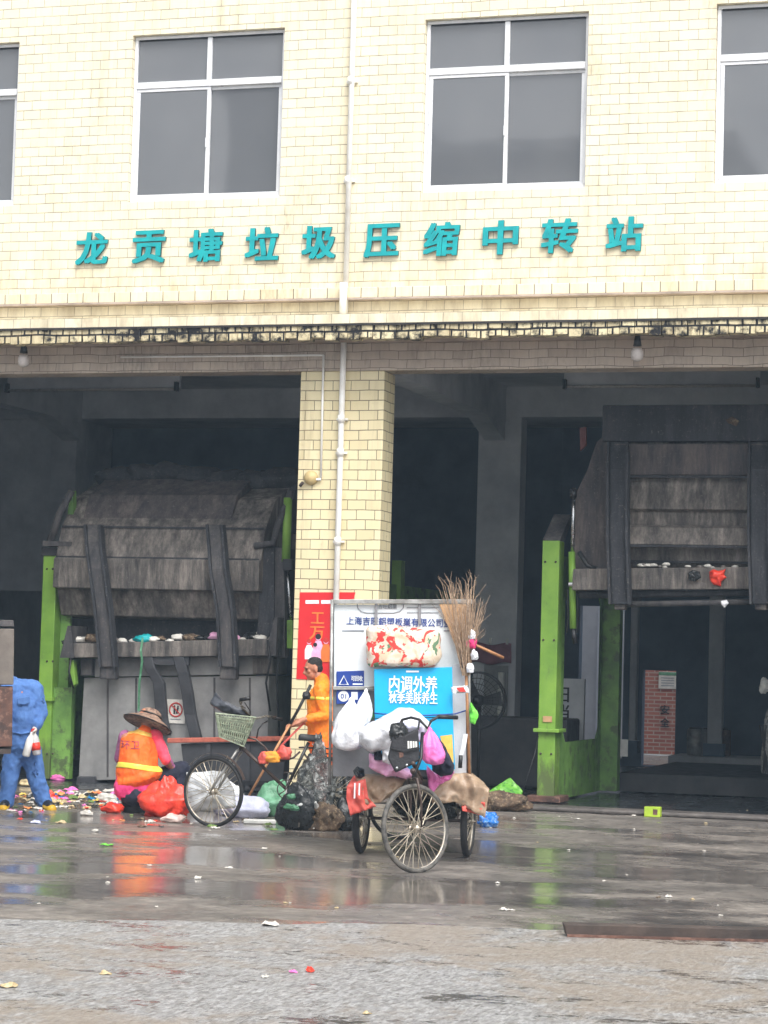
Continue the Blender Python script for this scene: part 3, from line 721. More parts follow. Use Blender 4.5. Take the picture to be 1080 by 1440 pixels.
# hopper shell: cross-section lofted along x
sec = [(2.9, 662), (2.25, 690), (1.85, 702), (1.50, 742), (1.36, 785), (1.30, 787), (1.30, 829), (1.44, 831), (1.58, 868), (1.9, 872), (2.9, 872)]
SEC = [(y, zc(FY(y), p)) for y, p in sec]
mb = MB(); a = [(xl, y, z) for y, z in SEC]; mb.prism(a, (xr-xl, 0, 0)).build('hopper', M['hopper'], CL, bevel=.012)
MB().prism([(xl+.25, 1.55, SEC[3][1]+.02), (xl+.25, 3.4, SEC[3][1]+.02), (xl+.25, 3.4, 4.02), (xl+.25, 2.3, 3.96), (xl+.25, 1.8, SEC[2][1]+.05)], (2.05, 0, 0)).build('hopper_top', M['hopper_brown'], CL, bevel=.01)
MB().prism([(xl+2.35, 2.0, SEC[3][1]), (xl+2.35, 3.2, SEC[3][1]), (xl+2.35, 3.2, 4.1), (xl+2.35, 2.5, 4.1)], (.55, 0, 0)).build('hopper_dark_upper', M['hopper_dark'], CL, bevel=.01)  # dark block stands in for the shaded hole at the hopper's upper right
# heaped soot-dark rubbish along the top
r = random.Random(11)
for k in range(7):
    q_ = crumple((xl+.35+k*.38, 2.55, 3.86+.05*math.sin(k)), (.32, .3, .16), k, amp=.6, seg=16, rings=10)
    q_.build('caked_waste', M['hopper_dark'], CL, smooth=True)
# welds / ribs
for py, yy in ((742, 1.487), (785, 1.345)):
    z = zc(FY(yy), py); MB().box((xl+.02, yy-.012, z-.012), (xr-.02, yy+.03, z+.012)).build('rib', M['hopper_dark'], CL)
for px in ():MB().box((FY(1.29).at(px, 800).x, 1.292, SEC[6][1]), (FY(1.29).at(px, 800).x+.012, 1.302, SEC[5][1])).build('seam', M['hopper_dark'], CL)
def arm(pl, pts, hw, name='arm', t=0, thk=.05, m='hopper_arm', par=None, back=.0):
    P = [pl.at(x, y, tt) for x, y, tt in pts]
    return MB().ribbon(P, (hw, 0, 0), (0, thk, 0)).build(name, M[m], par, bevel=.012)
for pts in ([(132, 738, .0), (134, 770, .2), (138, 800, .30), (146, 860, .30), (153, 938, .26)], [(303, 738, .0), (306, 770, .2), (308, 800, .30), (318, 860, .30), (322, 938, .26)]):
    arm(QL, pts, .085, par=CL, thk=.07)
    e = pts[-1]; p = QL.at(e[0], e[1]+4, .24); MB().box((p.x-.11, p.y-.05, p.z-.12), (p.x+.11, p.y+.09, p.z+.06)).build('arm_foot', M['hopper_arm'], CL, bevel=.02)
    # side lips make the arm read as a channel
    for sx_ in (-.1, .1):
        P = [QL.at(x, y, tt+.05)+Vector((sx_, 0, 0)) for x, y, tt in pts]; MB().ribbon(P, (.016, 0, 0), (0, .06, 0)).build('arm_flange', M['hopper_dark'], CL)
# side cheeks
pxprism(QL, [(60, 768), (100, 768), (100, 762), (60, 760)], .1, .25).build('cheek_shelf', M['hopper_arm'], CL)
MB().tube([QL.at(70, 763, .05), QL.at(84, 722, .05), QL.at(101, 690, .0)], .05, 8).build('strut', M['hopper_arm'], CL, smooth=True)
MB().tube([QL.at(358, 768, .1), QL.at(384, 764, .1), QL.at(391, 738, .05), QL.at(405, 706, .0), QL.at(409, 690, 0)], .045, 8).build('strut', M['hopper_arm'], CL, smooth=True)
pxprism(QL, [(88, 770), (98, 700), (103, 690), (103, 745)], -.15, .1).build('gusset', M['green_dirty'], CL)
pxprism(QL, [(366, 772), (385, 768), (385, 880), (372, 905), (360, 905), (364, 860)], .06, 2.2).build('side_plate', M['hopper_dark'], CL)
pxprism(QL, [(385, 770), (399, 770), (401, 925), (386, 925)], .02, .12).build('side_rail', M['hopper_arm'], CL)
# trough ledge with the lowered waste
pxprism(QL, [(90, 905), (384, 898), (384, 922), (88, 925)], .25, .5).build('trough', M['hopper'], CL, bevel=.01)
pxprism(QL, [(92, 870), (372, 866), (372, 899), (92, 905)], -.35, .3).build('trough_back', M['hopper_dark'], CL)
for e in ([(84, 925), (95, 880), (100, 880), (104, 925)], [(372, 922), (386, 868), (390, 868), (388, 922)]): pxprism(QL, e, .27, .5).build('trough_end', M['hopper_arm'], CL)
# lower body
bodyz = QL.at(240, 930).z
pxprism(QL, [(118, 953), (378, 950), (376, 1092), (110, 1098)], .0, 2.5).build('body', M['grey_paint'], CL, bevel=.01)
pxprism(QL, [(133, 926), (382, 922), (382, 948), (133, 952)], .03, .6).build('body_lip', M['grey_paint'], CL, bevel=.008)
pxprism(QL, [(113, 926), (130, 926), (130, 950), (113, 950)], .1, .3).build('bracket', M['hopper_arm'], CL, bevel=.01)
pxprism(QL, [(355, 925), (383, 924), (383, 947), (355, 948)], .06, .3).build('bracket', M['hopper'], CL, bevel=.01)
pxprism(QL, [(108, 1092), (132, 1092), (135, 1112), (106, 1112)], .08, .4).build('foot', M['skip'], CL, bevel=.01)
for pts in ([(206, 918, .2), (212, 940, .2), (224, 960, .16), (228, 1010, .1), (232, 1034, .1)], [(250, 918, .2), (258, 945, .2), (264, 975, .16), (268, 1005, .1), (276, 1038, .1)]):
    arm(QL, pts, .075, 'hopper_leg', par=CL, m='skip', thk=.04)
MB().box((QL.at(206, 930, .2).x, 1.28, QL.at(206, 934, .2).z), (QL.at(266, 930, .2).x, 1.33, QL.at(206, 918, .2).z)).build('leg_bridge', M['skip'], CL)
def frame_posts(pl, left, right, par, zt, dirty=False):
    pass
def post(x0, x1, y0, y1, z1, par, m='green'):
    o = MB().box((x0, y0, .02), (x1, y1, z1)).build('post', M[m], par, bevel=.008)
    return o
a = QL.at(61, 781); b = QL.at(80, 781)
post(a.x, b.x, 1.5, 1.75, a.z, CL); MB().box((a.x-.02, 1.48, a.z+.001), (b.x+.02, 1.78, a.z+.10)).build('post_cap', M['skip'], CL)
MB().box((a.x-.03, 1.46, 1.02), (b.x+.03, 1.80, 1.07)).build('post_collar', M['green'], CL)
MB().box((b.x+.003, 1.55, .03), (b.x+.26, 1.66, 1.2)).build('lower_frame', M['green_dirty'], CL)
MB().box((b.x+.004, 1.68, 1.2), (b.x+.14, 1.74, 2.8)).build('lower_frame', M['green_dirty'], CL)
MB().box((a.x+.03, 1.9, .3), (a.x+.09, 9.5, 2.2)).build('side_frame', M['green_dirty'], CL)
cx = QL.at(404, 800)
MB().tube([QL.at(402, 790, .0), QL.at(405, 700, .0)], .055, 12).build('cylinder', M['green'], CL, smooth=True)
MB().tube([QL.at(404, 800, .0), QL.at(409, 872, .0)], .018, 8).build('piston_rod', M['rod'], CL, smooth=True)
pxprism(QL, [(403, 872), (411, 872), (411, 912), (403, 912)], .05, .12).build('cylinder_base', M['green'], CL, bevel=.01)
pxprism(QL, [(397, 786), (410, 786), (410, 802), (397, 802)], .06, .14).build('clevis', M['black_metal'], CL, bevel=.01)
MB().box((QL.at(412, 800).x, 1.7, .4), (QL.at(412, 800).x+.06, 9.6, 2.75)).build('side_frame', M['green_dirty'], CL)
MB().box((QL.at(412, 800).x-.02, 5.9, .1), (QL.at(412, 800).x+.12, 6.1, 3.1)).build('side_post', M['green'], CL)
# prohibition sign plate
sp = QL.at(247, 1001, .012)
SP = thing('prohibition_sign', 'square pale warning plate with a red no-entry ring on the compactor', 'sign', sp)
a, b = QL.at(233.5, 1017, .012), QL.at(261, 984, .012)
MB().box((a.x, sp.y-.002, a.z), (b.x, sp.y+.008, b.z)).build('plate', M['paper'], SP, bevel=.003)
c = QL.at(247.5, 998, .014)+Vector((0, -.006, 0))
MB().tube([c+Vector((math.cos(t)*.085, 0, math.sin(t)*.085)) for t in [k*math.pi/14 for k in range(28)]], .009, 6, closed=True).build('ring', M['red_ink'], SP, smooth=True)
MB().tube([c+Vector((-.06, 0, .06)), c+Vector((.06, 0, -.06))], .007, 6).build('ring_bar', M['red_ink'], SP)
mb = MB(); mb.ball(c+Vector((-.02, .002, .045)), (.012, .004, .012), 8, 6); mb.ribbon([c+Vector((-.02, .002, .03)), c+Vector((-.02, .002, -.055))], (.012, 0, 0), (0, .002, 0)); mb.ball(c+Vector((.025, .002, .04)), (.012, .004, .012), 8, 6); mb.ribbon([c+Vector((.025, .002, .026)), c+Vector((.012, .002, -.05))], (.014, 0, 0), (0, .002, 0)); mb.build('pictogram', M['black_ink'], SP)
MB().box((c.x-.07, c.y+.001, c.z-.125), (c.x+.07, c.y+.003, c.z-.113)).build('caption_line', M['grey_ink'], SP)
# waste on the ledge
cl = [('white', M['paper']), ('pale pink', M['bag_palepink']), ('grey', M['hopper']), ('dark', M['bag_black']), ('brown', M['sack'])]
for k in range(26):
    px = 96+k*11.1+r.uniform(-4, 4); nm, m_ = cl[r.choice([0, 0, 1, 2, 3, 4])]
    p = QL.at(px, 903-.02*(px-90)+r.uniform(-3, 2), .12+r.uniform(-.15, .08)); s = r.uniform(.03, .085)
    lump('waste_scrap', '%s scrap of waste caught on the ledge below the left hopper' % nm, 'scrap', p-Vector((0, 0, s*.4)), (s*1.5, s, s*.7), m_, k, 'waste on the left hopper ledge', amp=.8, seg=12, rings=8)
p = QL.at(203, 897, .2)
RG = thing('teal_rag', 'teal rag with a pale string trailing down from the hopper ledge', 'rag', p)
crumple(p-Vector((0, 0, .06)), (.13, .06, .06), 4, amp=.6).build('cloth', M['teal'], RG, smooth=True)
MB().ribbon([p+Vector((0, -.05, 0)), QL.at(198, 915, .32), QL.at(200, 930, .30), QL.at(196, 960, .27), QL.at(195, 1000, .2)], (.014, 0, 0), (0, .004, 0)).build('string', M['bag_green'], RG)

# skip trough with orange pole lying on it
QS = FY(.9)
SK = thing('metal_skip', 'dark grey steel skip with an orange rusted rim behind the bicycle', 'skip', QS.at(330, 1110))
pxprism(QS, [(254, 1046), (404, 1042), (396, 1112), (262, 1114)], 0, .5).build('body', M['skip'], SK, bevel=.012)
pxprism(QS, [(235, 1038), (406, 1035), (406, 1042), (235, 1045)], .06, .06).build('rim', mat('orange_rusty_rim', (190, 104, 84), .6, (150, 80, 66), 12), SK, bevel=.01)
for x0 in (290, 345): pxprism(QS, [(x0, 1046), (x0+6, 1046), (x0+6, 1110), (x0, 1110)], .03, .03).build('stiffener', M['skip'], SK)
pxprism(QS, [(258, 1100), (398, 1097), (398, 1104), (258, 1107)], .03, .03).build('base_rail', M['black_metal'], SK)

# bolts, hoses and welded gussets
for px, y0 in ((70, 800), (70, 930), (70, 1060)):
    for dx in (-4, 4): MB().ball(QL.at(px+dx, y0, .006), .014, 8, 6).build('bolt', M['rust_dark'], CL, smooth=True)
for pts in ([(376, 900, .3), (380, 930, .32), (374, 960, .3), (380, 1000, .2)], [(384, 870, .25), (392, 905, .2), (389, 950, .15), (393, 1040, .12)], [(100, 925, .3), (97, 945, .32), (103, 968, .3)]):
    MB().tube([QL.at(*p) for p in pts], .014, 8).build('hose', M['black'], CL, smooth=True)
pxprism(QL, [(97, 928), (103, 928), (106, 962), (100, 968)], .2, .1).build('latch', M['green'], CL, bevel=.01)
for px in (150, 190, 300, 350): pxprism(QL, [(px, 953), (px+2.5, 953), (px+2.5, 1092), (px, 1093)], .008, .01).build('weld_seam', M['hopper_arm'], CL)
# ---- right machine, hopper raised
QR = FY(1.5)
CRT = thing('refuse_compactor', 'green and grey refuse compactor with its hopper raised high in the right bay', 'compactor', (3.4, 1.5, 0), 'compactors in the bays')
xl, xr = QR.at(862, 800).x, QR.at(862, 800).x+2.62
def zr(y, p): return FY(y).at(960, p).z
sec = [(2.2, 572), (1.62, 600), (1.52, 668), (1.50, 671), (1.42, 716), (1.50, 720), (1.52, 738), (1.42, 742), (1.36, 766), (1.56, 770), (1.58, 790), (1.66, 802), (2.4, 806)]
MB().prism([(xl, y, zr(y, p)) for y, p in sec], (xr-xl, 0, 0)).build('hopper', M['hopper'], CRT, bevel=.01)
zt = zr(1.6, 571)
MB().box((QR.at(848, 600).x, 1.45, zr(1.6, 622)), (xr+.3, 1.617, zt)).build('hopper_dark_upper', M['hopper_dark'], CRT, bevel=.01)
MB().box((xl, 1.40, zr(1.4, 668)), (xr, 1.512, zr(1.4, 624))).build('hopper_apron', M['hopper_brown'], CRT, bevel=.01)
for py, yy in ((670, 1.38), (768, 1.36), (790, 1.54)):
    z = zr(yy, py); MB().box((xl+.02, yy, z-.013), (xr-.02, yy+.03, z+.013)).build('rib', M['hopper_dark'], CRT)
pxprism(QR, [(862, 602), (862, 840), (806, 834), (806, 700), (826, 660), (838, 622)], -.06, 1.9).build('side_wing', M['hopper_brown'], CRT, bevel=.012)
pxprism(QR, [(815, 602), (824, 600), (824, 626), (816, 634)], -.1, .06).build('marker_plate', mat('dark_red_plate', (96, 48, 46), .7), CRT)
pxprism(QR, [(806, 800), (1078, 797), (1080, 828), (804, 830)], .2, .5).build('trough', M['hopper'], CRT, bevel=.01)
for x0 in (858, 1056):
    p = [QR.at(x0+13, 622, .02), QR.at(x0+12, 660, .28), QR.at(x0+12, 760, .32), QR.at(x0+15, 850, .30)]
    MB().ribbon(p, (.10, 0, 0), (0, .05, 0)).build('arm', M['hopper_dark'], CRT, bevel=.012)
    for s_ in (-.115, .115): MB().ribbon([q_+Vector((s_, -.03, 0)) for q_ in p], (.014, 0, 0), (0, .08, 0)).build('arm_flange', M['hopper_dark'], CRT)
    q_ = QR.at(x0+15, 846, .25); MB().box((q_.x-.07, q_.y-.06, q_.z-.1), (q_.x+.07, q_.y+.08, q_.z+.12)).build('arm_foot', M['hopper'], CRT, bevel=.02)
MB().tube([QR.at(815, 836, .05), QR.at(1078, 832, .05)], .05, 10).build('hinge_tube', M['hopper_dark'], CRT, smooth=True)
MB().tube([QR.at(880, 850, .1), QR.at(1075, 846, .1)], .035, 10).build('hinge_tube', M['hopper_arm'], CRT, smooth=True)
MB().tube([QR.at(814, 776, .12), QR.at(826, 795, .12), QR.at(838, 800, .12)], .03, 8).build('hose', M['black'], CRT, smooth=True)
a = QR.at(755, 760); a0 = QR.at(763, 760); b0 = QR.at(787, 760)
post(a0.x, b0.x, 1.5, 1.78, a0.z, CRT)
MB().prism([(a0.x, 1.5, a0.z+.002), (a0.x, 1.78, a0.z+.002), (a0.x, 2.25, a0.z+.36), (a0.x, 2.1, a0.z+.36)], (b0.x-a0.x, 0, 0)).build('post_cap', M['hopper_arm'], CRT)
zc_ = QR.at(770, 1027).z
MB().box((a0.x-.05, 1.44, zc_-.025), (b0.x+.06, 1.84, zc_+.02)).build('post_collar', M['green'], CRT, bevel=.008)
MB().box((a0.x+.06, 1.485, zc_+.10), (a0.x+.17, 1.498, zc_+.17)).build('label_plate', M['cardboard'], CRT)
# perforated side frame
yb0, yb1 = 1.79, 4.3
def side_frame(x0, x1, par):
    hole = []
    outer = [(yb0, .03), (yb1, .03), (yb1, 3.0), (yb0, 3.0)]
    h0, h1, g0, g1, c_ = yb0+.16, yb1-.12, .72, 2.6, .16
    hole = [(h0+c_, g0), (h1-c_, g0), (h1, g0+c_), (h1, g1-c_), (h1-c_, g1), (h0+c_, g1), (h0, g1-c_), (h0, g0+c_)]
    bm = bmesh.new(); off = parent_loc(par)
    for s_ in (x0, x1):
        vo = [bm.verts.new(Vector((s_, y, z))-off) for y, z in outer]; vh = [bm.verts.new(Vector((s_, y, z))-off) for y, z in hole]
        con = [0, 1, 1, 1, 2, 3, 3, 0]
        # fan between outer corners and hole
        for k in range(8):
            o_ = [vo[0], vo[1], vo[1], vo[2], vo[2], vo[3], vo[3], vo[0]][k]
            bm.faces.new((vh[k], vh[(k+1) % 8], o_)) if k % 2 else bm.faces.new((vh[k], vh[(k+1) % 8], vo[[1, 2, 3, 0][k//2]], vo[[0, 1, 2, 3][k//2]]))
    me = bpy.data.meshes.new('side_frame'); bm.to_mesh(me); bm.free(); me.materials.append(M['green_dirty'])
    o = bpy.data.objects.new('side_frame', me); COL.objects.link(o); o.parent = par
    q_ = o.modifiers.new('s', 'SOLIDIFY'); q_.thickness = .02
    return o
side_frame(b0.x-.03, b0.x-.03+.001, CRT)
MB().box((b0.x-.06, yb1, .03), (b0.x+.22, yb1+.2, 3.05)).build('rear_post', M['green_dirty'], CRT, bevel=.01)
MB().box((a0.x-.1, 1.40, .012), (b0.x+.1, 1.9, .09)).build('base_plate', M['rust'], CRT, bevel=.01)
zq = QR.at(806, 770).z
MB().tube([QR.at(805, 778, .02), QR.at(807, 686, .02)], .024, 10).build('piston_rod', M['rod'], CRT, smooth=True)
MB().tube([QR.at(806, 884, .02), QR.at(804, 776, .02)], .042, 12).build('cylinder', M['green'], CRT, smooth=True)
MB().tube([QR.at(806, 700, .02), QR.at(806, 688, .02)], .045, 12).build('clevis', M['black_metal'], CRT, smooth=True)
MB().tube([QR.at(800, 822, .07), QR.at(812, 822, .07)], .03, 8).build('pin', M['rod'], CRT)
MB().tube([QR.at(806, 884, .02), QR.at(809, 905, .02)], .03, 8).build('eye', M['black_metal'], CRT, smooth=True)
for dx in (-6, 8): MB().tube([QR.at(804+dx, 828, .05), QR.at(805+dx, 870, .05), QR.at(803+dx, 890, .05)], .008, 6).build('hose', M['black'], CRT)
MB().box((xr+.5, 1.5, .02), (xr+.7, 1.78, 3.17)).build('post', M['green'], CRT, bevel=.008)
MB().box((a0.x+.4, 4.6, .02), (5.2, 9.0, .26)).build('container_rail', M['skip'], CRT)
for k in range(14):
    px = r.uniform(890, 1050); p = QR.at(px, 797+r.uniform(-2, 2), .05); s = r.uniform(.015, .04)
    lump('waste_scrap', 'pale scrap lying on the ledge of the raised right hopper', 'scrap', p, (s*1.6, s, s*.7), r.choice([M['paper'], M['hopper']]), k+40, 'waste on the right hopper ledge', amp=.8, seg=10, rings=7)
for dx, y0 in ((0, 790), (0, 900), (0, 1060)):
    for s_ in (.04, .17): MB().ball((a0.x+s_, 1.495, QR.at(770, y0).z), .014, 8, 6).build('bolt', M['rust_dark'], CRT, smooth=True)
# cables slung through the bays
t = thing('slack_cable', 'thin slack cable hanging under the ceiling beam behind the right compactor', 'cable', (1.2, 7.1, 4))
MB().tube([Vector((x_/10, 7.0, 4.1-.35*math.sin((x_-8)/24*3.1))) for x_ in range(8, 33)], .012, 6).build('cord', M['black'], t, smooth=True)
for k, (x0_, x1_, y0_, y1_) in enumerate(((994, 1018, 862, 1045), (884, 897, 850, 1010))):
    a, b = FY(10.8).at(x0_, y1_), FY(10.8).at(x1_, y0_)
    t = thing('steel_pilaster', '%s pilaster in the dark behind the raised right hopper' % ('pale grey', 'narrow grey')[k], 'pilaster', (a.x, 10.8, .3))
    MB().box((a.x, 10.8, .3), (b.x, 11.0, 5.2)).build('shaft', M['concrete_in'], t, bevel=.02); MB().box((a.x-.05, 10.75, .3), (b.x+.05, 11.05, .5)).build('foot', M['concrete_dark'], t)
# the houses across the road, mirrored in the upper windows
def far_house(x0, x1, h, lab, c):
    t = thing('apartment_block', lab, 'building', ((x0+x1)/2, -66, 0))
    wm = mat('far_wall', c, .8); MB().box((x0, -78, 0), (x1, -66, h)).build('walls', wm, t); MB().box((x0-.3, -78.3, h+.002), (x1+.3, -65.7, h+.5)).build('roof', M['concrete_in'], t)
    for i in range(int((x1-x0)/4)):
        for j in range(int(h/3.2)):
            X_ = x0+1+i*4; Z_ = 1+j*3.2; w_ = MB().box((X_, -65.98, Z_), (X_+2, -65.9, Z_+1.6)).build('window', M['white_alu'], t); MB().box((X_+.1, -65.89, Z_+.1), (X_+.95, -65.86, Z_+1.5)).build('pane', M['skip'], w_); MB().box((X_+1.05, -65.89, Z_+.1), (X_+1.9, -65.86, Z_+1.5)).build('pane', M['skip'], w_)
far_house(-27.5, -21.0, 25.5, 'tall grey apartment block across the road mirrored in the left upper window', (120, 130, 144))
far_house(-20.5, -6.0, 22.6, 'lower grey apartment block across the road mirrored in the upper windows', (130, 134, 140))
# ------------------------------------------------------------------ behind the machines
q = FY(5.2)
a, b = q.at(783, 1078), q.at(822, 955)
t = thing('painted_wall_board', 'grey upright board with dark Chinese characters behind the right green post', 'board', (a.x, 5.2, 0))
MB().box((a.x, 5.2, .3), (b.x, 5.28, b.z)).build('panel', M['concrete_in'], t)
for k, ch in enumerate('日当'):
    p = q.at(790, 977+k*24); text(ch, .16, .2, (p.x+.02, 5.195, p.z), (1, 0, 0), (0, 0, 1), M['black_ink'], 'character', t)
q = FY(17.5)
a, b = q.at(800, 1075), q.at(893, 845)
t = thing('pale_outer_wall', 'pale grey outer wall seen through the cut-out of the right compactor frame', 'wall', (a.x, 17.5, 0))
MB().box((a.x-.6, 17.5, 0), (b.x-.05, 17.7, b.z+.6)).build('panel', mat('pale_panel', (206, 206, 210), .8, (178, 178, 182), 1), t)
for k in range(1): MB().box((a.x+.5+.7*k, 17.48, 0), (a.x+.53+.7*k, 17.498, b.z+.3)).build('batten', M['concrete_in'], t)
q = FY(4.7); a, b = q.at(832, 1062), q.at(883, 1040)
o = MB().box((a.x, 4.7, a.z), (b.x, 4.72, b.z)).build('bright_gap_sheet', M['foam']); base(o, (a.x, 4.7, a.z)); tag(o, 'small white sheet standing in for the bright gap behind the frame of the right compactor', 'sheet')  # white sheet added where daylight shows bright through the frame cut-out
# brick wall in the yard beyond
o = MB().box((-9, 19.0, 0), (8, 19.25, 3.2)).build('brick_wall', M['brick']); base(o, (2, 19, 0)); tag(o, 'red brick wall glimpsed through the rear opening of the right bay', 'wall')
q = FY(18.98)
a, b = q.at(926, 968), q.at(952, 945)
t = thing('wall_notice', 'white and pale green notice on the brick wall behind the right bay', 'notice', (a.x, 18.98, a.z))
MB().box((a.x, 18.975, a.z), (b.x, 18.997, b.z)).build('sheet', M['paper'], t)
MB().box((a.x, 18.970, b.z-.07), (b.x, 18.974, b.z-.01)).build('green_band', M['bag_green'], t)
for k in range(4): MB().box((a.x+.05, 18.970, a.z+.05+k*.05), (b.x-.05, 18.974, a.z+.065+k*.05)).build('text_line', M['grey_ink'], t)
for k, ch in enumerate('安全'):
    p = q.at(935, 998+k*18); o = text(ch, .18, .17, (p.x, 18.99, p.z), (1, 0, 0), (0, 0, 1), M['black_ink'], 'wall_character'); 
    tag(o, 'black painted character on the brick wall, %s of two' % ('upper', 'lower')[k], 'lettering')
# big fan
q = FY(3.2); c = q.at(672, 985)
FN = thing('industrial_fan', 'large round black fan standing behind the tricycle in the right bay', 'fan', (c.x, c.y, 0))
Rf = .36
def ringpts(c, r_, n=40, ax=(0, 1, 0), ph=0):
    ax = Vector(ax).normalized(); a_ = ax.orthogonal().normalized(); b_ = ax.cross(a_)
    return [Vector(c)+(a_*math.cos(2*math.pi*k/n+ph)+b_*math.sin(2*math.pi*k/n+ph))*r_ for k in range(n)]
mb = MB()
for r_ in (1, .8, .6, .4, .2): mb.tube(ringpts(c+Vector((0, -.06-.05*(1-r_), 0)), Rf*r_), .012 if r_ == 1 else .004, 6, closed=True)
for k in range(36):
    t_ = 2*math.pi*k/36; d = Vector((math.cos(t_), 0, math.sin(t_))); mb.tube([c+Vector((0, -.11, 0))+d*.05, c+Vector((0, -.10, 0))+d*Rf*.6, c+Vector((0, -.06, 0))+d*Rf], .003, 4)
mb.tube(ringpts(c+Vector((0, .06, 0)), Rf), .012, 6, closed=True)
mb.build('guard', M['black_metal'], FN)
for k in range(3):
    t_ = k*2.09; d = Vector((math.cos(t_), 0, math.sin(t_))); e = Vector((-d.z, 0, d.x))
    MB().prism([c+d*.05+e*.04, c+d*.3+e*.13, c+d*.33-e*.06, c+d*.06-e*.05], (0, .01, 0)).build('blade', M['black'], FN)
MB().lathe([(.05, -.08), (.075, 0), (.075, .1), (.05, .2)], c, (0, 1, 0), 16).build('motor', M['black'], FN, smooth=True)
MB().tube([c+Vector((0, .1, 0)), (c.x, c.y+.1, .08)], .025, 10).build('stand', M['black_metal'], FN, smooth=True)
MB().lathe([(.28, 0), (.28, .03), (.05, .07)], (c.x, c.y+.1, .005), (0, 0, 1), 24).build('base', M['black'], FN, smooth=True)
# faded banner and sheets on the inner column
q = FY(7.2); a, b = q.at(660, 932), q.at(720, 906)
t = thing('faded_banner', 'faded maroon banner tied round the inner grey column behind the broom', 'banner', (a.x, 7.18, a.z))
n_ = 14
MB().grid(lambda u, v: Vector((a.x+(b.x-a.x)*u, 7.17+.015*math.sin(u*14+v*3), a.z+(b.z-a.z)*v+.02*math.sin(u*9))), 20, 5).build('cloth', M['banner'], t, smooth=True, solid=.004)
for k in (.1, .5, .9): MB().tube([(a.x+(b.x-a.x)*k, 7.15, b.z), (a.x+(b.x-a.x)*k, 7.17, b.z+.08)], .02, 6).build('tie', M['foam'], t)
a, b = q.at(680, 1052), q.at(716, 936)
t = thing('cardboard_sheet', 'pale grey sheet leaning on the inner column below the maroon banner', 'sheet', (a.x, 7.1, a.z))
MB().box((a.x, 7.12, a.z), (b.x, 7.15, b.z)).build('sheet', mat('pale_sheet', (150, 150, 150), .7, (120, 122, 122), 4), t)
MB().tube([(b.x-.08, 7.05, a.z-.02), (b.x-.08, 7.06, b.z-.1)], .05, 8).build('roll', M['foam'], t, smooth=True)
lump('clear_wrap', 'clump of clear wrapping at the foot of the pale sheet', 'wrapping', q.at(690, 1036, .3)-Vector((0, 0, .15)), (.18, .1, .14), M['clear'], 8, amp=.6)
MB_ = MB().box((-.3, 4.4, .02), (1.3, 5.2, .95)); o = MB_.build('dark_bin', M['skip'], None, bevel=.03); base(o, (.5, 4.8, 0)); tag(o, 'dark steel bin standing behind the fan in the right bay', 'bin')
# rubble heap and green sheet right of the tricycle
# ------------------------------------------------------------------ wheels
def wheel(hub, axle, Rw, tr, par, name='wheel', spokes=32, tyre='tyre', hubw=.05, sr=.0028, rimm='rim'):
    hub = Vector(hub); ax = Vector(axle).normalized(); a_ = ax.orthogonal().normalized(); b_ = ax.cross(a_)
    d = lambda t: a_*math.cos(t)+b_*math.sin(t)
    mb = MB(); mb.tube(ringpts(hub, Rw-tr*1.7, 56, ax), tr*.55, 6, closed=True)
    for s_ in (-1, 1): mb.tube(ringpts(hub+ax*s_*tr*.55, Rw-tr*1.5, 56, ax), .004, 5, closed=True)
    mb.tube([hub-ax*hubw, hub+ax*hubw], .018, 12)
    for s_ in (-1, 1): mb.tube([hub+ax*s_*hubw*.7, hub+ax*s_*hubw*.8], .032, 14)
    mb.tube([hub-ax*(hubw+.03), hub+ax*(hubw+.03)], .007, 8)
    w_ = mb.build(name, M[rimm], par, smooth=True)
    mb = MB()
    for k in range(spokes):
        t = 2*math.pi*k/spokes; s_ = 1 if k % 2 else -1; c_ = .9 if (k//2) % 2 else -.9
        mb.tube([hub+ax*s_*hubw*.75+d(t+c_)*.028, hub+d(t)*(Rw-tr*1.9)], sr, 5)
    mb.build('spokes', M['spoke'], w_)
    mb = MB(); mb.tube(ringpts(hub, Rw-tr, 64, ax), tr, 12, closed=True); mb.build('tyre', M[tyre], w_, smooth=True)
    return w_

# ------------------------------------------------------------------ cargo tricycle
FT = Pl(G(584, 1227)); RT = Pl(G(580, 1203)); A = lambda x, y, t=0: RT.at(x, y, t)
TR = thing('cargo_tricycle', 'loaded cargo tricycle with sign boards as its box and a leaning front wheel', 'tricycle', G(580, 1203))
n_, r_ = RT.n, RT.R; UP = Vector((0, 0, 1))
hub = FT.at(584, 1165); ax = (CR*.98+CU*.20)*.67-FW*.74
wheel(hub, ax, .352, .021, TR, spokes=36, tyre='tyre_dirty', hubw=.055, sr=.0034)
axn = ax.normalized()
crown = hub+(CU*.97-CR*.05)*.405-FW*.0; 
for s_ in (-1, 1):
    MB().tube([hub+axn*.075*s_, hub+axn*.06*s_+UP*.22, crown+axn*.05*s_, crown], [.008, .010, .012, .012], 8).build('fork_blade', M['rust_frame'], TR, smooth=True)
head_top = FT.at(594, 1030, -.12)
MB().tube([crown, FT.at(592, 1066, -.06), head_top], .014, 10).build('steering_column', M['black_metal'], TR, smooth=True)
MB().tube([FT.at(562, 1019, -.3), FT.at(566, 1012, -.24), FT.at(578, 1009, -.16), FT.at(590, 1012, -.12), FT.at(601, 1024, -.1), FT.at(606, 1014, -.1), FT.at(616, 1008, -.12), FT.at(630, 1007, -.2)], .0115, 8).build('handlebar', M['black_metal'], TR, smooth=True)
MB().tube([FT.at(616, 1008, -.12), FT.at(643, 1009, -.22)], .017, 10).build('grip', M['black'], TR, smooth=True)
MB().tube([crown+UP*.06, A(590, 1100, .5), A(585, 1130, .1), A(585, 1135, -.4)], .024, 10).build('frame_tube', M['rust_frame'], TR, smooth=True)
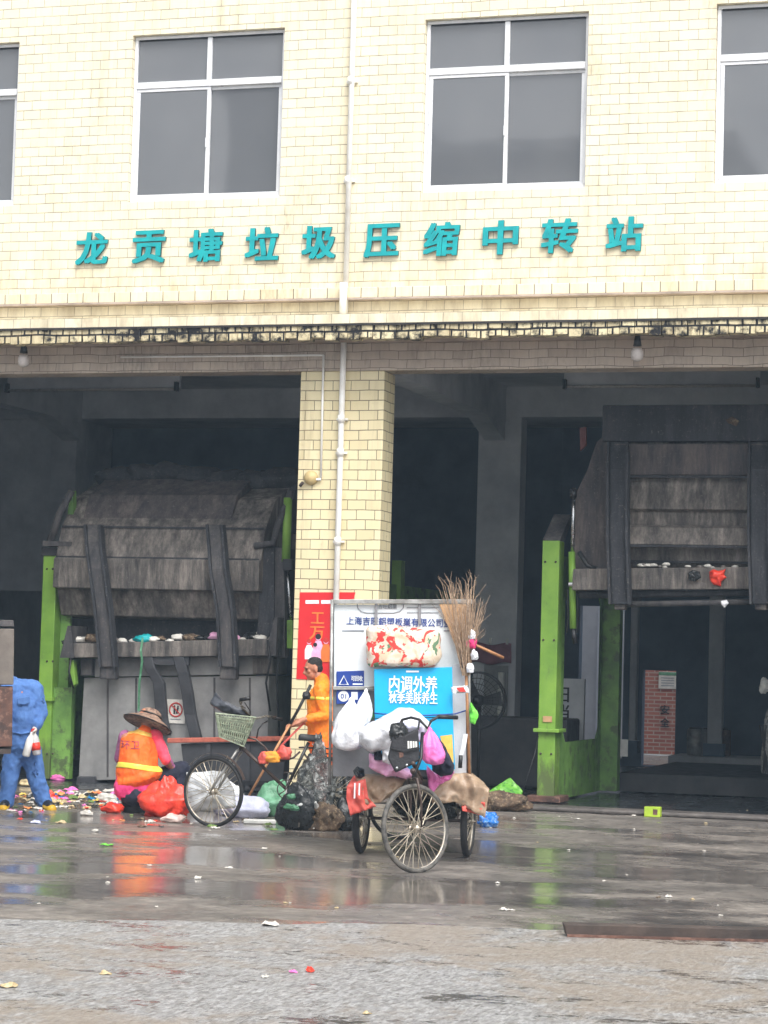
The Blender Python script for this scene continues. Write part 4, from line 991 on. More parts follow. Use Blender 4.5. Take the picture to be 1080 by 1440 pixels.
MB().tube([crown+UP*.12, A(592, 1095, .4), A(592, 1098, .2)], .018, 8).build('frame_tube', M['rust_frame'], TR, smooth=True)
# bed
bl, br_ = A(492, 1104, .3), A(680, 1104, .3); zb = bl.z
W2 = (br_-bl).dot(r_)/2; cb = (bl+br_)/2; cb.z = zb-.03
MB().obox(cb-n_*.72, r_*W2, n_*.72, UP*.025).build('bed', M['rust_dark'], TR, bevel=.006)
for s_ in (-1, 1): MB().obox(cb-n_*.72+r_*s_*(W2-.02)-UP*.055, r_*.02, n_*.72, UP*.028).build('bed_rail', M['rust_frame'], TR)
for t_ in (.02, -.6): MB().obox(cb-n_*.3+n_*t_-UP*.055, r_*(W2-.05), n_*.02, UP*.026).build('bed_cross_rail', M['rust_frame'], TR)
# rear wheels
for px, py in ((507, 1200), (657, 1205)):
    b_ = G(px, py); h_ = b_+UP*.305; axw = (r_*math.cos(R(9))+n_*math.sin(R(9)))
    wheel(h_, axw, .305, .030, TR, spokes=28, hubw=.05, sr=.003)
    for s_ in (-1, 1): MB().ribbon([h_+axw*.09*s_, Vector((h_.x, h_.y, zb-.09))+axw*.09*s_], n_*.015, r_*.005).build('dropout_plate', M['rust_frame'], TR)
MB().tube([G(507, 1200)+UP*.305, G(657, 1205)+UP*.305], .014, 8).build('axle', M['rust_frame'], TR, smooth=True)
# box of boards
def panel(name, px, m_, t, th=.02, par=None, bev=.003):
    return MB().prism([A(x, y, t) for x, y in px], -n_*th).build(name, m_, par or TR, bevel=bev)
FB = panel('sign_board', [(470, 850), (654, 850), (651, 966), (470, 966)], M['white_sheet'], .12, .025)
def onp(x, y, t=.124): return A(x, y, t)
text("上海吉旺鋁塑板業有限公司監", 157/175, 12.5/175, onp(561, 874.5), r_, UP, M['text_blue'], 'lettering', FB, bold=.015, depth=.002)
for a_, b_ in ((481, 512), (624, 642)): MB().prism([onp(a_, 886), onp(b_, 886), onp(b_, 888), onp(a_, 888)], n_*.002).build('small_print', M['grey_ink'], FB)
pts = [(502, 846), (503, 855), (508, 860), (516, 862), (554, 862), (562, 860), (567, 855), (568, 847)]
MB().tube([onp(x, y, .126) for x, y in pts], .004, 5).build('badge_outline', M['grey_ink'], FB)
text("吉旺鋁業", 28/175, 7/175, onp(545, 853), r_, UP, M['grey_ink'], 'badge_lettering', FB, depth=.002)
for y in (854, 861): MB().prism([onp(572, y), onp(617, y), onp(617, y+1.2), onp(572, y+1.2)], n_*.002).build('small_print', M['grey_ink'], FB)
panel('rail', [(467, 843), (664, 843), (664, 849), (467, 849)], M['silver'], .17, .04)
panel('rail', [(468, 965), (652, 965), (652, 970), (468, 970)], M['silver'], .16, .035)
panel('rail', [(467, 1014), (512, 1014), (512, 1021), (467, 1021)], M['silver'], .165, .03)
for x0, x1, t_ in ((467, 463.5, .17), (658, 661, .17)):
    MB().tube([A(x0, 843, t_), A(x1, 1104, t_)], .014, 8).build('corner_post', M['silver'], TR, smooth=True)
    MB().tube([A(x0, 848, t_)-n_*.9, Vector((*(A(x1, 1104, t_)-n_*.9).xy, zb))], .014, 8).build('corner_post', M['silver'], TR, smooth=True)
    MB().tube([A(x0, 846, t_), A(x0, 846, t_)-n_*.9], .012, 8).build('top_rail', M['silver'], TR, smooth=True)
for x0, y1 in ((529, 884), (590, 878)): panel('strap', [(x0-2, 849), (x0+2, 849), (x0+2, y1), (x0-2, y1)], M['steel_sheet'], .150, .01)
panel('side_sheet', [(470, 971), (654, 971), (656, 1092), (468, 1092)], M['steel_sheet'], .11, .02)
for s_, x_ in ((-1, 468), (1, 659)):
    p0_, p1_ = A(x_, 850, .1), A(x_, 1092, .1); MB().prism([p0_, p1_, p1_-n_*.88, p0_-n_*.88], r_*.012).build('side_sheet', M['steel_sheet'], TR)
panel('side_sheet', [(468, 852), (659, 852), (659, 1092), (468, 1092)], M['steel_sheet'], -.76, .015)
ST = panel('blue_sticker', [(473, 944), (512, 943), (512, 989), (473, 990)], M['blue_print'], .135, .01)
mb = MB(); mb.tube([A(483.5, 950.5, .137), A(489.5, 962.5, .137), A(477, 962.5, .137)], .009, 6, closed=True); mb.build('recycling_mark', M['white_ink'], ST)
text("可回收", 17/175, 8/175, A(502, 954, .137), r_, UP, M['white_ink'], 'lettering', ST, depth=.002)
MB().prism([A(496, 961, .137), A(510, 961, .137), A(510, 963, .137), A(496, 963, .137)], n_*.002).build('small_print', M['white_ink'], ST)
mb = MB(); mb.lathe([(.046, 0), (.046, .003)], A(483, 979, .137), n_, 24); mb.build('number_disc', M['white_ink'], ST)
text("01", 8/175, 7/175, A(483, 979, .142), r_, UP, M['text_blue'], 'lettering', ST, bold=.01, depth=.002)
MB().prism([A(494, 973, .137), A(503, 973, .137), A(503, 984, .137), A(494, 984, .137)], n_*.003).build('pictogram_square', M['white_ink'], ST)
panel('card_panel', [(618, 850), (660, 850), (662, 905), (640, 908)], M['cardboard'], .175, .012)
GS = panel('grey_sheet', [(636, 935), (654, 932), (656, 1088), (636, 1088)], M['concrete_in'], .19, .015)
CPz = panel('cyan_poster', [(526, 941), (636, 938), (637, 1008), (527, 1010)], M['cyan_print'], .27, .012)
text("内调外养", 71/175, 24/175, A(581, 962, .275), r_, UP, M['white_ink'], 'lettering', CPz, bold=.022, depth=.003)
text("秋季美肤养生", 72/175, 18/175, A(581, 981, .275), r_, UP, M['white_ink'], 'lettering', CPz, bold=.022, depth=.003)
text("Health", 18/175, 3.5/175, A(580, 944, .275), r_, UP, M['white_ink'], 'small_print', CPz, depth=.002) if False else None
MB().prism([A(571, 943, .275), A(589, 943, .275), A(589, 945.5, .275), A(571, 945.5, .275)], n_*.002).build('small_print', M['white_ink'], CPz)
PP = panel('lower_poster', [(527, 1011), (637, 1009), (640, 1082), (528, 1084)], M['cyan_print'], .262, .012)
MB().prism([A(619, 1035, .264), A(636, 1033, .264), A(638, 1072, .264), A(630, 1074, .264)], n_*.003).build('yellow_flower_print', M['yellow_print'], PP)
MB().tube([A(526, 1003, .29), A(560, 1006, .30), A(600, 1006, .30), A(640, 1004, .29), A(659, 998, .2)], .006, 6).build('rope', M['text_blue'], TR, smooth=True)
PF = panel('picture_frame', [(510, 974), (516, 972), (527, 1008), (520, 1014)], M['leaf'], .22, .02)
# floral bundle
c = A(566, 911, .25); mb = MB(); mb.obox(c, r_*.315, n_*.10, UP*.165)
o = mb.build('floral_bundle', M['floral'], None, bevel=.07, seg=4, smooth=True); baked(o); q_ = o.modifiers.new('u', 'SUBSURF'); q_.subdivision_type = 'SIMPLE'; q_.levels = 3; baked(o)
for v in o.data.vertices: v.co += Vector((noise.noise(v.co*7), noise.noise(v.co*7+Vector((5, 0, 0))), noise.noise(v.co*7+Vector((0, 5, 0)))))*.035
o.data.polygons.foreach_set('use_smooth', [True]*len(o.data.polygons))
base(o, A(566, 941, .25)); tag(o, 'red and cream floral quilt bundle wrapped in clear film above the cyan poster', 'bundle')
# draped tarpaulins over the bed front
def polyl(pts, u):
    L = [0]
    for a_, b_ in zip(pts, pts[1:]): L.append(L[-1]+math.dist(a_, b_))
    s_ = u*L[-1]
    for k in range(len(pts)-1):
        if s_ <= L[k+1]+1e-9:
            f_ = (s_-L[k])/max(1e-9, L[k+1]-L[k]); return tuple(pts[k][i]+(pts[k+1][i]-pts[k][i])*f_ for i in range(len(pts[0])))
    return pts[-1]
def drape(name, pl, rows, m_, par=None, nu=28, nv=18, amp=.02, fr=9, seed=0, sol=.004):
    "cloth through rows of (px,py,t) polylines from the top edge to the hem"
    def fn(u, v):
        k = v*(len(rows)-1); i = min(int(k), len(rows)-2); f_ = k-i
        a_, b_ = polyl(rows[i], u), polyl(rows[i+1], u)
        p = pl.at(a_[0]+(b_[0]-a_[0])*f_, a_[1]+(b_[1]-a_[1])*f_, a_[2]+(b_[2]-a_[2])*f_)
        d = amp*(math.sin(u*fr+seed+2*noise.noise(Vector((u*3, v*2, seed))))*min(1, v*1.5)+1.2*noise.noise(Vector((u*6, v*5, seed*2)))+1.3*(.5-2*abs(noise.noise(Vector((u*4+v*2, v*3-u, seed*2.7)))))+.6*(.5-2*abs(noise.noise(Vector((u*9-v*3, v*8, seed))))))
        return p+pl.n*d+UP*(.35*amp*noise.noise(Vector((u*7, v*7, seed+9))))
    return MB().grid(fn, nu, nv).build(name, m_, par, smooth=True, solid=sol)
t = thing('tan_tarpaulin', 'tan tarpaulin with a coral end hanging over the left front of the tricycle bed', 'tarpaulin', A(520, 1120, .4))
drape('cloth', RT, [[(500, 1086, -.1), (560, 1087, -.1)], [(501, 1093, .34), (524, 1092, .36), (572, 1094, .36)], [(504, 1110, .38), (530, 1112, .38), (562, 1110, .38)], [(512, 1132, .37), (535, 1128, .37), (545, 1122, .36)]], M['tarp'], t, seed=1)
drape('coral_end', RT, [[(498, 1090, .1), (512, 1089, .1)], [(488, 1106, .40), (514, 1096, .41)], [(487, 1122, .40), (518, 1122, .42)], [(493, 1147, .39), (529, 1134, .41)]], M['tarp_red'], t, seed=3, nu=14)
text("11", 8/175, 22/175, A(502, 1112, .44), r_, UP, M['white_ink'], 'white_print', t, depth=.002)
t = thing('tan_tarpaulin', 'tan tarpaulin hanging over the right front corner of the tricycle bed', 'tarpaulin', A(650, 1120, .4))
drape('cloth', RT, [[(618, 1088, -.1), (664, 1087, -.1)], [(606, 1104, .35), (640, 1088, .34), (662, 1088, .34), (680, 1100, .2)], [(606, 1122, .38), (640, 1112, .38), (668, 1108, .40), (688, 1110, .3)], [(608, 1130, .37), (640, 1128, .38), (664, 1140, .38), (682, 1150, .34)]], M['tarp'], t, seed=6, amp=.024)
drape('stained_flap', RT, [[(648, 1126, .33), (682, 1128, .33)], [(650, 1140, .36), (682, 1148, .34)]], M['tarp_red'], t, seed=8, nu=10, nv=6)
# things under the bed
lump('black_bundle', 'dark bundle tied under the tricycle bed behind the front wheel', 'bundle', A(600, 1150, -.2), (.28, .2, .14), M['bag_black'], 12, amp=.7)
# broom
t = thing('twig_broom', 'big bamboo twig broom standing upside down at the right corner of the tricycle', 'broom', A(660, 1085, .3))
MB().tube([A(655, 930, .28), A(660, 1090, .24)], .013, 8).build('handle', M['wood'], t, smooth=True)
r = random.Random(21); mb = MB()
for k in range(74):
    x1 = r.gauss(650, 14); y1 = r.uniform(812, 868); x1 = min(690, max(610, x1)); t1 = .28+r.uniform(-.18, .18)
    xm = 655+(x1-655)*.4+r.uniform(-3, 3); ym = 905+r.uniform(-10, 10)
    p = [A(655+r.uniform(-5, 5), 950, .28+r.uniform(-.03, .03)), A(xm, ym, .28+(t1-.28)*.45), A(x1, y1, t1)]
    d_ = r.uniform(-9, 9); p.append(A(x1+(x1-655)*.25+d_, y1-r.uniform(4, 16), t1))
    mb.tube(p, [.004, .003, .0018, .0009], 4)
    if k % 2: mb.tube([p[1]*.4+p[2]*.6, A(x1+r.uniform(-16, 16), y1+r.uniform(-8, 14), t1)], [.0022, .001], 3)
for k in range(46):
    x1 = 655+r.uniform(0, 30); mb.tube([A(657, 945, .28), A(662+r.uniform(-4, 8), 905, .30), A(x1, r.uniform(840, 900), .3+r.uniform(-.1, .1))], [.004, .003, .001], 4)
mb.build('twigs', M['twig'], t)
MB().tube([A(648, 934, .28), A(660, 938, .28)], .03, 10).build('binding', M['rust_dark'], t, smooth=True)
o = crumple(A(663, 912, .31), (.04, .04, .06), 5, amp=.7).build('pink_tie', M['pink_cloth'], t, smooth=True)
for x, y, k in ((664, 899, 1), (667, 928, 2), (661, 946, 3)): crumple(A(x, y, .33), (.03, .03, .045), k, amp=.7).build('tie_strip', M['bag_white'], t, smooth=True)
t = thing('wooden_stick', 'short pale wooden stick poking right from the twig broom', 'stick', A(690, 917, .2)); 
MB().tube([A(664, 905, .25), A(708, 925, .15)], .013, 8).build('shaft', M['wood'], t, smooth=True)
o = drape('paper_flag', RT, [[(634, 966, .34), (658, 964, .34)], [(636, 975, .35), (660, 974, .35)]], M['white_sheet'], None, nu=10, nv=4); 
base(o, A(646, 970, .34)); tag(o, 'small white and red paper packet tucked at the right of the cyan poster', 'packet')
o2 = MB().prism([A(641, 967, .375), A(652, 966, .375), A(655, 973, .375), A(646, 973, .375)], n_*.003).build('red_print', M['red_ink'], o)
t = thing('garden_trowel', 'small white bladed tool with a black handle hanging beside the broom handle', 'tool', A(652, 1070, .3))
MB().ribbon([A(655, 1032, .3), A(652, 1050, .31), A(648, 1064, .3)], r_*.018, n_*.003).build('blade', M['white_alu'], t)
MB().tube([A(648, 1062, .3), A(647, 1080, .3)], .018, 8).build('handle', M['black'], t, smooth=True)
# hanging bags
def hbag(name, label, top, bot, wd, dp, m_, seed, pl=RT, fold=7, cat='bag', skew=0, amp=.3):
    a_, b_ = pl.at(*top), pl.at(*bot); H_ = (a_-b_).length; ax_ = (a_-b_).normalized()
    prof = [(.15, 0), (.62, .02), (.93, .13), (1, .30), (.9, .5), (.62, .70), (.34, .84), (.14, .93), (.18, .97), (.05, 1.0)]
    mb = MB(); S = 40
    def fn(f_, t_): return 1+.16*math.sin(t_*fold+seed+3*f_)*(.3+f_)+.12*(.5-2*abs(noise.noise(Vector((math.cos(t_)*3, math.sin(t_)*3, f_*5+seed)))))+amp*.5*noise.noise(Vector((math.cos(t_)*1.6, math.sin(t_)*1.6, f_*4+seed)))
    pr = []
    for k in range(25):
        f_ = k/24; q_ = f_*1.0
        for j in range(len(prof)-1):
            if prof[j][1] <= q_ <= prof[j+1][1]:
                g_ = (q_-prof[j][1])/(prof[j+1][1]-prof[j][1]); rr2 = prof[j][0]+(prof[j+1][0]-prof[j][0])*g_; break
        pr.append((rr2, q_*H_))
    mb.lathe(pr, (0, 0, 0), (0, 0, 1), S, fn=fn)
    out = []
    nn = pl.n; rr3 = pl.R
    for v in mb.v: out.append(b_+ax_*v.z+rr3*(v.x*wd+skew*v.z)+nn*v.y*dp)
    mb.v = out; o = mb.build(name, m_, None, smooth=True); base(o, b_); return tag(o, label, cat)
hbag('plastic_bag', 'knotted white plastic bag hanging on the left of the tricycle box', (495, 980, .3), (489, 1056, .3), .135, .09, M['bag_white'], 2)
hbag('plastic_bag', 'tall white bag between the blue sticker and the cyan poster', (515, 968, .24), (508, 1024, .26), .075, .06, M['bag_white'], 5)
def heap(label, c_, rad, m_, seed, name='plastic_bag', cat='bag', **kw): return lump(name, label, cat, c_, rad, m_, seed, **kw)
def puffy(name, label, px, m_, t, dp=.18, seed=0, cat='bag', pl=RT, amp=.05):
    "pillow-like bag filling a photographed outline, with real depth"
    P = [pl.at(x, y, t) for x, y in px]; c_ = sum(P, Vector())/len(P); rows = []; mb = MB(); ns = 48; K = 9
    ring = []
    for k in range(ns):
        q_ = polyl([tuple(p) for p in P]+[tuple(P[0])], k/ns); ring.append(Vector(q_))
    vs = []
    for side in (1, -1):
        for j in range(K):
            f_ = j/K; 
            for k in range(ns):
                p = c_+(ring[k]-c_)*(1-f_); h_ = dp*math.sqrt(max(0, 1-(1-f_)**2))*(.75 if side < 0 else 1)
                d = noise.noise(p*9+Vector((seed, 0, 0)))+.9*(.5-2*abs(noise.noise(p*7+Vector((0, seed, 0)))))+.5*(.5-2*abs(noise.noise(p*16+Vector((0, seed, 0)))))
                e = (ring[k]-c_).normalized()*(.35*amp*d*(1 if j else .5))
                vs.append(p+pl.n*side*(h_+(amp*d if j else 0))+e)
    fs = []
    for s_ in (0, 1):
        o_ = s_*K*ns
        for j in range(K-1):
            for k in range(ns): k2 = (k+1) % ns; fs.append((o_+j*ns+k, o_+j*ns+k2, o_+(j+1)*ns+k2, o_+(j+1)*ns+k))
        fs.append(tuple(o_+(K-1)*ns+k for k in range(ns)))
    mb.add(vs, fs); o = mb.build(name, m_, None, smooth=True)
    bm = bmesh.new(); bm.from_mesh(o.data); bmesh.ops.remove_doubles(bm, verts=bm.verts, dist=.0005); bmesh.ops.recalc_face_normals(bm, faces=bm.faces); bm.to_mesh(o.data); bm.free()
    o.data.polygons.foreach_set('use_smooth', [True]*len(o.data.polygons))
    base(o, c_); return tag(o, label, cat)
puffy('plastic_bag', 'large swollen white plastic bag heaped behind the tricycle handlebar', [(505, 1030), (520, 1015), (545, 1005), (560, 996), (580, 995), (592, 1003), (606, 1018), (600, 1040), (575, 1048), (556, 1052), (540, 1056), (520, 1058), (504, 1048)], M['bag_white'], .55, .2, 3)
puffy('plastic_bag', 'limp white bag hanging below the swollen one beside the black pannier', [(536, 1045), (560, 1040), (556, 1062), (548, 1076), (538, 1072)], M['bag_white'], .6, .06, 5)
puffy('plastic_bag', 'long white bag behind the left handlebar arm', [(560, 1016), (590, 1014), (600, 1030), (592, 1044), (570, 1040), (558, 1030)], M['bag_lav'], .82, .08, 6)
puffy('cloth_bundle', 'pale pink cloth bundle lying low across the tricycle bed', [(520, 1060), (545, 1066), (575, 1080), (590, 1092), (575, 1096), (548, 1092), (530, 1086), (518, 1078)], M['bag_palepink'], .42, .1, 8, 'cloth')
puffy('cloth_bundle', 'pink cloth hanging between the front wheel and the right tarpaulin', [(600, 1076), (610, 1086), (622, 1092), (640, 1084), (634, 1096), (618, 1104), (608, 1116), (602, 1104)], M['bag_pink'], .5, .05, 9, 'cloth')
hbag('pink_bag', 'small bright pink knotted bag hanging from the tricycle handlebar', (604, 1022, .85), (611, 1076, .85), .095, .08, M['bag_pink'], 3)
puffy('navy_jacket', 'dark navy jacket draped behind the pink bag on the tricycle', [(607, 1024), (614, 1034), (628, 1052), (640, 1078), (636, 1088), (620, 1092), (608, 1084), (606, 1060)], M['navy'], .66, .09, 4, 'jacket')
puffy('navy_cloth', 'small dark cloth under the swollen white bag at left', [(524, 1052), (536, 1050), (537, 1066), (526, 1068)], M['navy'], .5, .05, 4, 'cloth')
# black pannier with a pale window
t = thing('black_pannier', 'angular black bag with a pale printed patch hanging on the tricycle handlebar', 'bag', FT.at(568, 1085, -.15))
pn = [FT.at(x, y, -.0) for x, y in ((553, 1032), (568, 1034), (588, 1024), (590, 1060), (589, 1070), (577, 1077), (556, 1087), (545, 1066), (549, 1048))]
mb = MB(); mb.prism(pn, -FT.n*.22); o = mb.build('pouch', mat('black_nylon', (46, 46, 50), .5, (34, 34, 38), 14, bump=.3, bsc=40), t, bevel=.014, seg=3)
mb = MB(); 
for k in range(4): mb.prism([FT.at(573+k*3.6, 1042+.2*k, .006), FT.at(575.6+k*3.6, 1042+.2*k, .006), FT.at(576+k*3.6, 1052-.6*k, .006), FT.at(573.4+k*3.6, 1053-.6*k, .006)], FT.n*.003)
mb.build('pale_stripes', M['foam'], t)
MB().prism([FT.at(561, 1058, .006), FT.at(568, 1056, .006), FT.at(567, 1064, .006), FT.at(562, 1066, .006)], FT.n*.003).build('red_mark', M['rust'], t)
MB().tube([FT.at(556, 1034, -.05), FT.at(566, 1014, -.2)], .008, 6).build('strap', M['black'], t); MB().tube([FT.at(588, 1026, -.05), FT.at(590, 1012, -.12)], .008, 6).build('strap', M['black'], t)
MB().tube([FT.at(548, 1052, .012), FT.at(570, 1058, .012), FT.at(590, 1052, .012)], .006, 6).build('piping', M['black'], t)
for x_, y_ in ((558, 1080), (572, 1076)): MB().ball(FT.at(x_, y_, .005), .014, 8, 6).build('stud', M['rod'], t, smooth=True)
crumple(FT.at(560, 1042, -.05), (.07, .06, .08), 3, amp=.8).build('rolled_rain_cover', M['bag_black'], t, smooth=True)
puffy('lime_bag', 'small lime green bag tied to the right post of the tricycle', [(662, 987), (668, 996), (672, 1004), (668, 1018), (661, 1016), (659, 1000)], M['bag_lime'], .34, .05, 2)
puffy('tool_roll', 'black lumpy roll at the left end of the tricycle bed', [(497, 1084), (503, 1078), (512, 1082), (513, 1092), (500, 1094)], M['bag_black'], .3, .06, 2, 'bundle')
for lab, px, m_, t_, d_ in (('crumpled red bag stuck on the ledge of the raised hopper', [(997, 804), (1004, 800), (1010, 803), (1021, 800), (1018, 808), (1022, 812), (1014, 818), (1014, 825), (1003, 822), (998, 815)], M['bag_red'], .27, .05),
        ('crumpled black bag stuck on the raised hopper beside the red one', [(967, 806), (974, 801), (984, 804), (986, 812), (978, 818), (969, 816)], M['bag_black'], .26, .04),
        ('small white bag hanging below the raised right hopper', [(1014, 845), (1022, 843), (1025, 848), (1019, 855), (1015, 850)], M['bag_white'], .25, .02),
        ('tan rag lodged near the top of the raised right hopper', [(1020, 590), (1030, 586), (1040, 592), (1036, 600), (1024, 596)], M['sack'], .12, .03)):
    puffy('plastic_bag', lab, px, m_, t_, d_, 3, 'bag', QR, .03)
# loose wheel behind
c = G(558, 1180); t = thing('loose_wheel', 'bare bicycle wheel standing behind the left side of the tricycle front wheel', 'wheel', c)
wheel(c+UP*.33+r_*.02, (r_*.45+n_*.89), .33, .018, t, 'rim_assembly', spokes=28)

# ------------------------------------------------------------------ bicycle
PB = Pl(G(300, 1163)); B = lambda x, y, t=0: PB.at(x, y, t)
BK = thing('bicycle', 'old bicycle with a wire basket parked sideways left of the tricycle', 'bicycle', G(360, 1163))
fh = B(300, 1113); axf = PB.n*math.cos(R(33))+PB.R*math.sin(R(33))*-1
wheel(fh, axf, .345, .020, BK, spokes=36, tyre='tyre', hubw=.045)
rh = B(464, 1114, -.05); wheel(rh, PB.n, .345, .020, BK, spokes=36, tyre='tyre')
crown = B(336, 1057)
for s_ in (-1, 1):
    MB().tube([fh+axf*.06*s_, fh+axf*.055*s_+(crown-fh)*.5+PB.R*.0, crown+axf*.05*s_, crown+UP*.02], [.009, .012, .013, .013], 8).build('fork_blade', M['silver'], BK, smooth=True)
    MB().tube([fh+axf*.07*s_, fh+axf*.06*s_+(crown-fh)*.9+PB.R*-.05], .004, 6).build('mudguard_stay', M['spoke'], BK)
MB().tube([B(337, 1056), B(349, 1026)], .019, 10).build('head_tube', M['rust_frame'], BK, smooth=True)
MB().tube([B(349, 1026), B(356, 1010)], .012, 8).build('stem', M['chrome'], BK, smooth=True)
MB().tube([B(339, 1050), B(402, 1109)], .017, 10).build('down_tube', M['rust_frame'], BK, smooth=True)
MB().tube([B(345, 1036), B(360, 1040), B(372, 1050), B(384, 1066), B(396, 1070), B(412, 1066), B(422, 1057)], .010, 8).build('top_tube', M['rust_frame'], BK, smooth=True)
MB().tube([B(402, 1110), B(434, 1044)], .016, 10).build('seat_tube', M['black_metal'], BK, smooth=True)
MB().tube([B(404, 1112, .03), B(464, 1114, .03)], .010, 8).build('chain_stay', M['rust_frame'], BK, smooth=True)
MB().tube([B(428, 1060, -.03), B(464, 1114, -.03)], .009, 8).build('seat_stay', M['rust_frame'], BK, smooth=True)
MB().tube([B(404, 1112, -.1), B(464, 1114, -.1)], .010, 8).build('chain_stay', M['rust_frame'], BK, smooth=True)
# handlebar
MB().tube([B(344, 981, .25), B(337, 985, .22), B(341, 997, .12), B(356, 1010, .02), B(363, 1010, -.02), B(374, 1007, -.12), B(388, 1009, -.2)], .011, 8).build('handlebar', M['chrome'], BK, smooth=True)
MB().tube([B(338, 984, .24), B(351, 982, .30)], .018, 10).build('grip', M['black'], BK, smooth=True)
MB().tube([B(384, 1009, -.2), B(397, 1012, -.27)], .017, 10).build('grip', M['black'], BK, smooth=True)
MB().tube([B(341, 984, .24), B(339, 992, .22), B(345, 996, .2)], .006, 6).build('brake_lever', M['chrome'], BK)
MB().tube([B(361, 1038), B(363, 1026), B(369, 1018), B(376, 1014, -.1)], .007, 8).build('brake_cable', M['black'], BK, smooth=True)
MB().tube([B(350, 1022, .03), B(352, 1000, .1), B(344, 988, .24)], .005, 6).build('brake_cable', M['black'], BK, smooth=True)
# saddle
mb = MB(); sp_ = [(419, 1037, .012), (424, 1036, .02), (432, 1037, .032), (440, 1038, .06), (448, 1037, .085), (454, 1036, .08)]
P = [B(x, y) for x, y, w_ in sp_]; vs = []
for p, (x, y, w_) in zip(P, sp_):
    for k in range(10): t_ = 2*math.pi*k/10; vs.append(p+PB.n*w_*math.cos(t_)+UP*(.034*math.sin(t_)-(.02 if abs(math.cos(t_)) > .8 else 0)))
fs = [(i*10+k, i*10+(k+1) % 10, (i+1)*10+(k+1) % 10, (i+1)*10+k) for i in range(5) for k in range(10)]+[tuple(range(9, -1, -1)), tuple(50+k for k in range(10))]
SDL = mb.add(vs, fs).build('saddle', M['black'], BK, smooth=True, sub=1)
for k in (-1, 1): MB().tube([B(441, 1042, .03*k), B(439, 1047, .03*k), B(447, 1048, .03*k), B(450, 1042, .03*k)], .006, 6).build('saddle_spring', M['silver'], SDL)
# chainset
c = B(403, 1110, .06)
mb = MB(); mb.tube(ringpts(c, .09, 40, PB.n), .005, 6, closed=True); mb.tube([c-PB.n*.10, c+PB.n*.03], .014, 10)
for k in range(5): t_ = k*1.257; mb.tube([c, c+PB.R*math.cos(t_)*.09+UP*math.sin(t_)*.09], .006, 5)
mb.build('chainring', M['rust_frame'], BK, smooth=True)
for s_, e_ in ((1, (400, 1134)), (-1, (406, 1088))):
    p = B(e_[0], e_[1], .09 if s_ > 0 else -.09); MB().tube([c+PB.n*.03*s_, p], .009, 8).build('crank', M['silver'], BK, smooth=True)
    MB().obox(p+PB.n*.06*s_, PB.R*.045, PB.n*.05, UP*.012).build('pedal', M['black'], BK, bevel=.004)
def arc(c_, R_, a0, a1, ax_, n=20):
    return [c_+PB.R*math.cos(a0+(a1-a0)*k/n)*R_+UP*math.sin(a0+(a1-a0)*k/n)*R_ for k in range(n+1)]
MB().tube(arc(rh, .375, R(-10), R(160), 0), .009, 6).build('mudguard', M['rust_frame'], BK, smooth=True)
dr = (UP.cross(axf)).normalized()
MB().ribbon([fh+dr*math.cos(t_)*.372+UP*math.sin(t_)*.372 for t_ in [R(20)+k*R(120)/24 for k in range(25)]], axf.normalized()*.024, dr*.001).build('mudguard', M['rust_frame'], BK)
MB().box(tuple(B(446, 1052, -.06)-Vector((.17, .06, .008))), tuple(B(446, 1052, -.06)+Vector((.17, .06, .008)))).build('carrier', M['rust_frame'], BK)
MB().tube([B(404, 1114, .12), B(411, 1130, .12), B(422, 1146, .2), B(420, 1163, .22)], .009, 6).build('kickstand', M['chrome'], BK, smooth=True)
# basket of wire
top = [B(303, 1003, .16), B(360, 1009, .10), B(356, 1012, -.22), B(312, 1008, -.2)]; bot = [B(308, 1036, .13), B(343, 1050, .08), B(340, 1046, -.14), B(312, 1036, -.14)]
mb = MB(); mb.tube(top, .007, 6, closed=True); mb.tube(bot, .005, 6, closed=True)
for k in range(4):
    a0_, a1_, b0_, b1_ = top[k], top[(k+1) % 4], bot[k], bot[(k+1) % 4]; nn = 15 if k % 2 == 0 else 10
    for j in range(nn+1):
        f_ = j/nn; mb.tube([a0_.lerp(a1_, f_), b0_.lerp(b1_, f_)], .0028, 4)
        g_ = min(1, f_+.22); mb.tube([a0_.lerp(a1_, f_), b0_.lerp(b1_, g_)], .002, 4); g_ = max(0, f_-.22); mb.tube([a0_.lerp(a1_, f_), b0_.lerp(b1_, g_)], .002, 4)
    for f_ in (.2, .4, .6, .8): mb.tube([a0_.lerp(b0_, f_), a1_.lerp(b1_, f_)], .0028, 4)
for f_ in [k/8 for k in range(9)]: mb.tube([bot[0].lerp(bot[1], f_), bot[3].lerp(bot[2], f_)], .0028, 4)
BSK = mb.build('basket', mat('pale_green_wire', (176, 186, 160), .5, (128, 140, 120), 30, bump=0), BK)
MB().tube([B(345, 1052, .0), B(338, 1046, .0), B(330, 1042, 0)], .008, 6).build('basket_bracket', M['silver'], BK)
puffy('basket_contents', 'mottled green and brown plastic liner filling the bicycle basket', [(309, 1008), (355, 1013), (343, 1046), (312, 1035)], mat('liner', (108, 118, 98), .6, (66, 76, 66), 26, third=(140, 100, 80)), .0, .1, 3, 'liner', PB, .02)
t = thing('rain_cape', 'dark grey folded rain cape sticking up out of the bicycle basket', 'cape', B(325, 1005, 0))
o = puffy('cape_cloth', 'x', [(303, 973), (314, 984), (330, 992), (350, 1002), (352, 1010), (330, 1007), (312, 1001), (297, 992), (295, 988)], mat('grey_rain_cloth', (86, 90, 98), .45, (44, 46, 52), 9, bump=.4), .02, .09, 3, 'cape', PB, .03)
del o['label']; del o['category']; o.parent = t; o.location = Vector(o.location)-Vector(t.location)

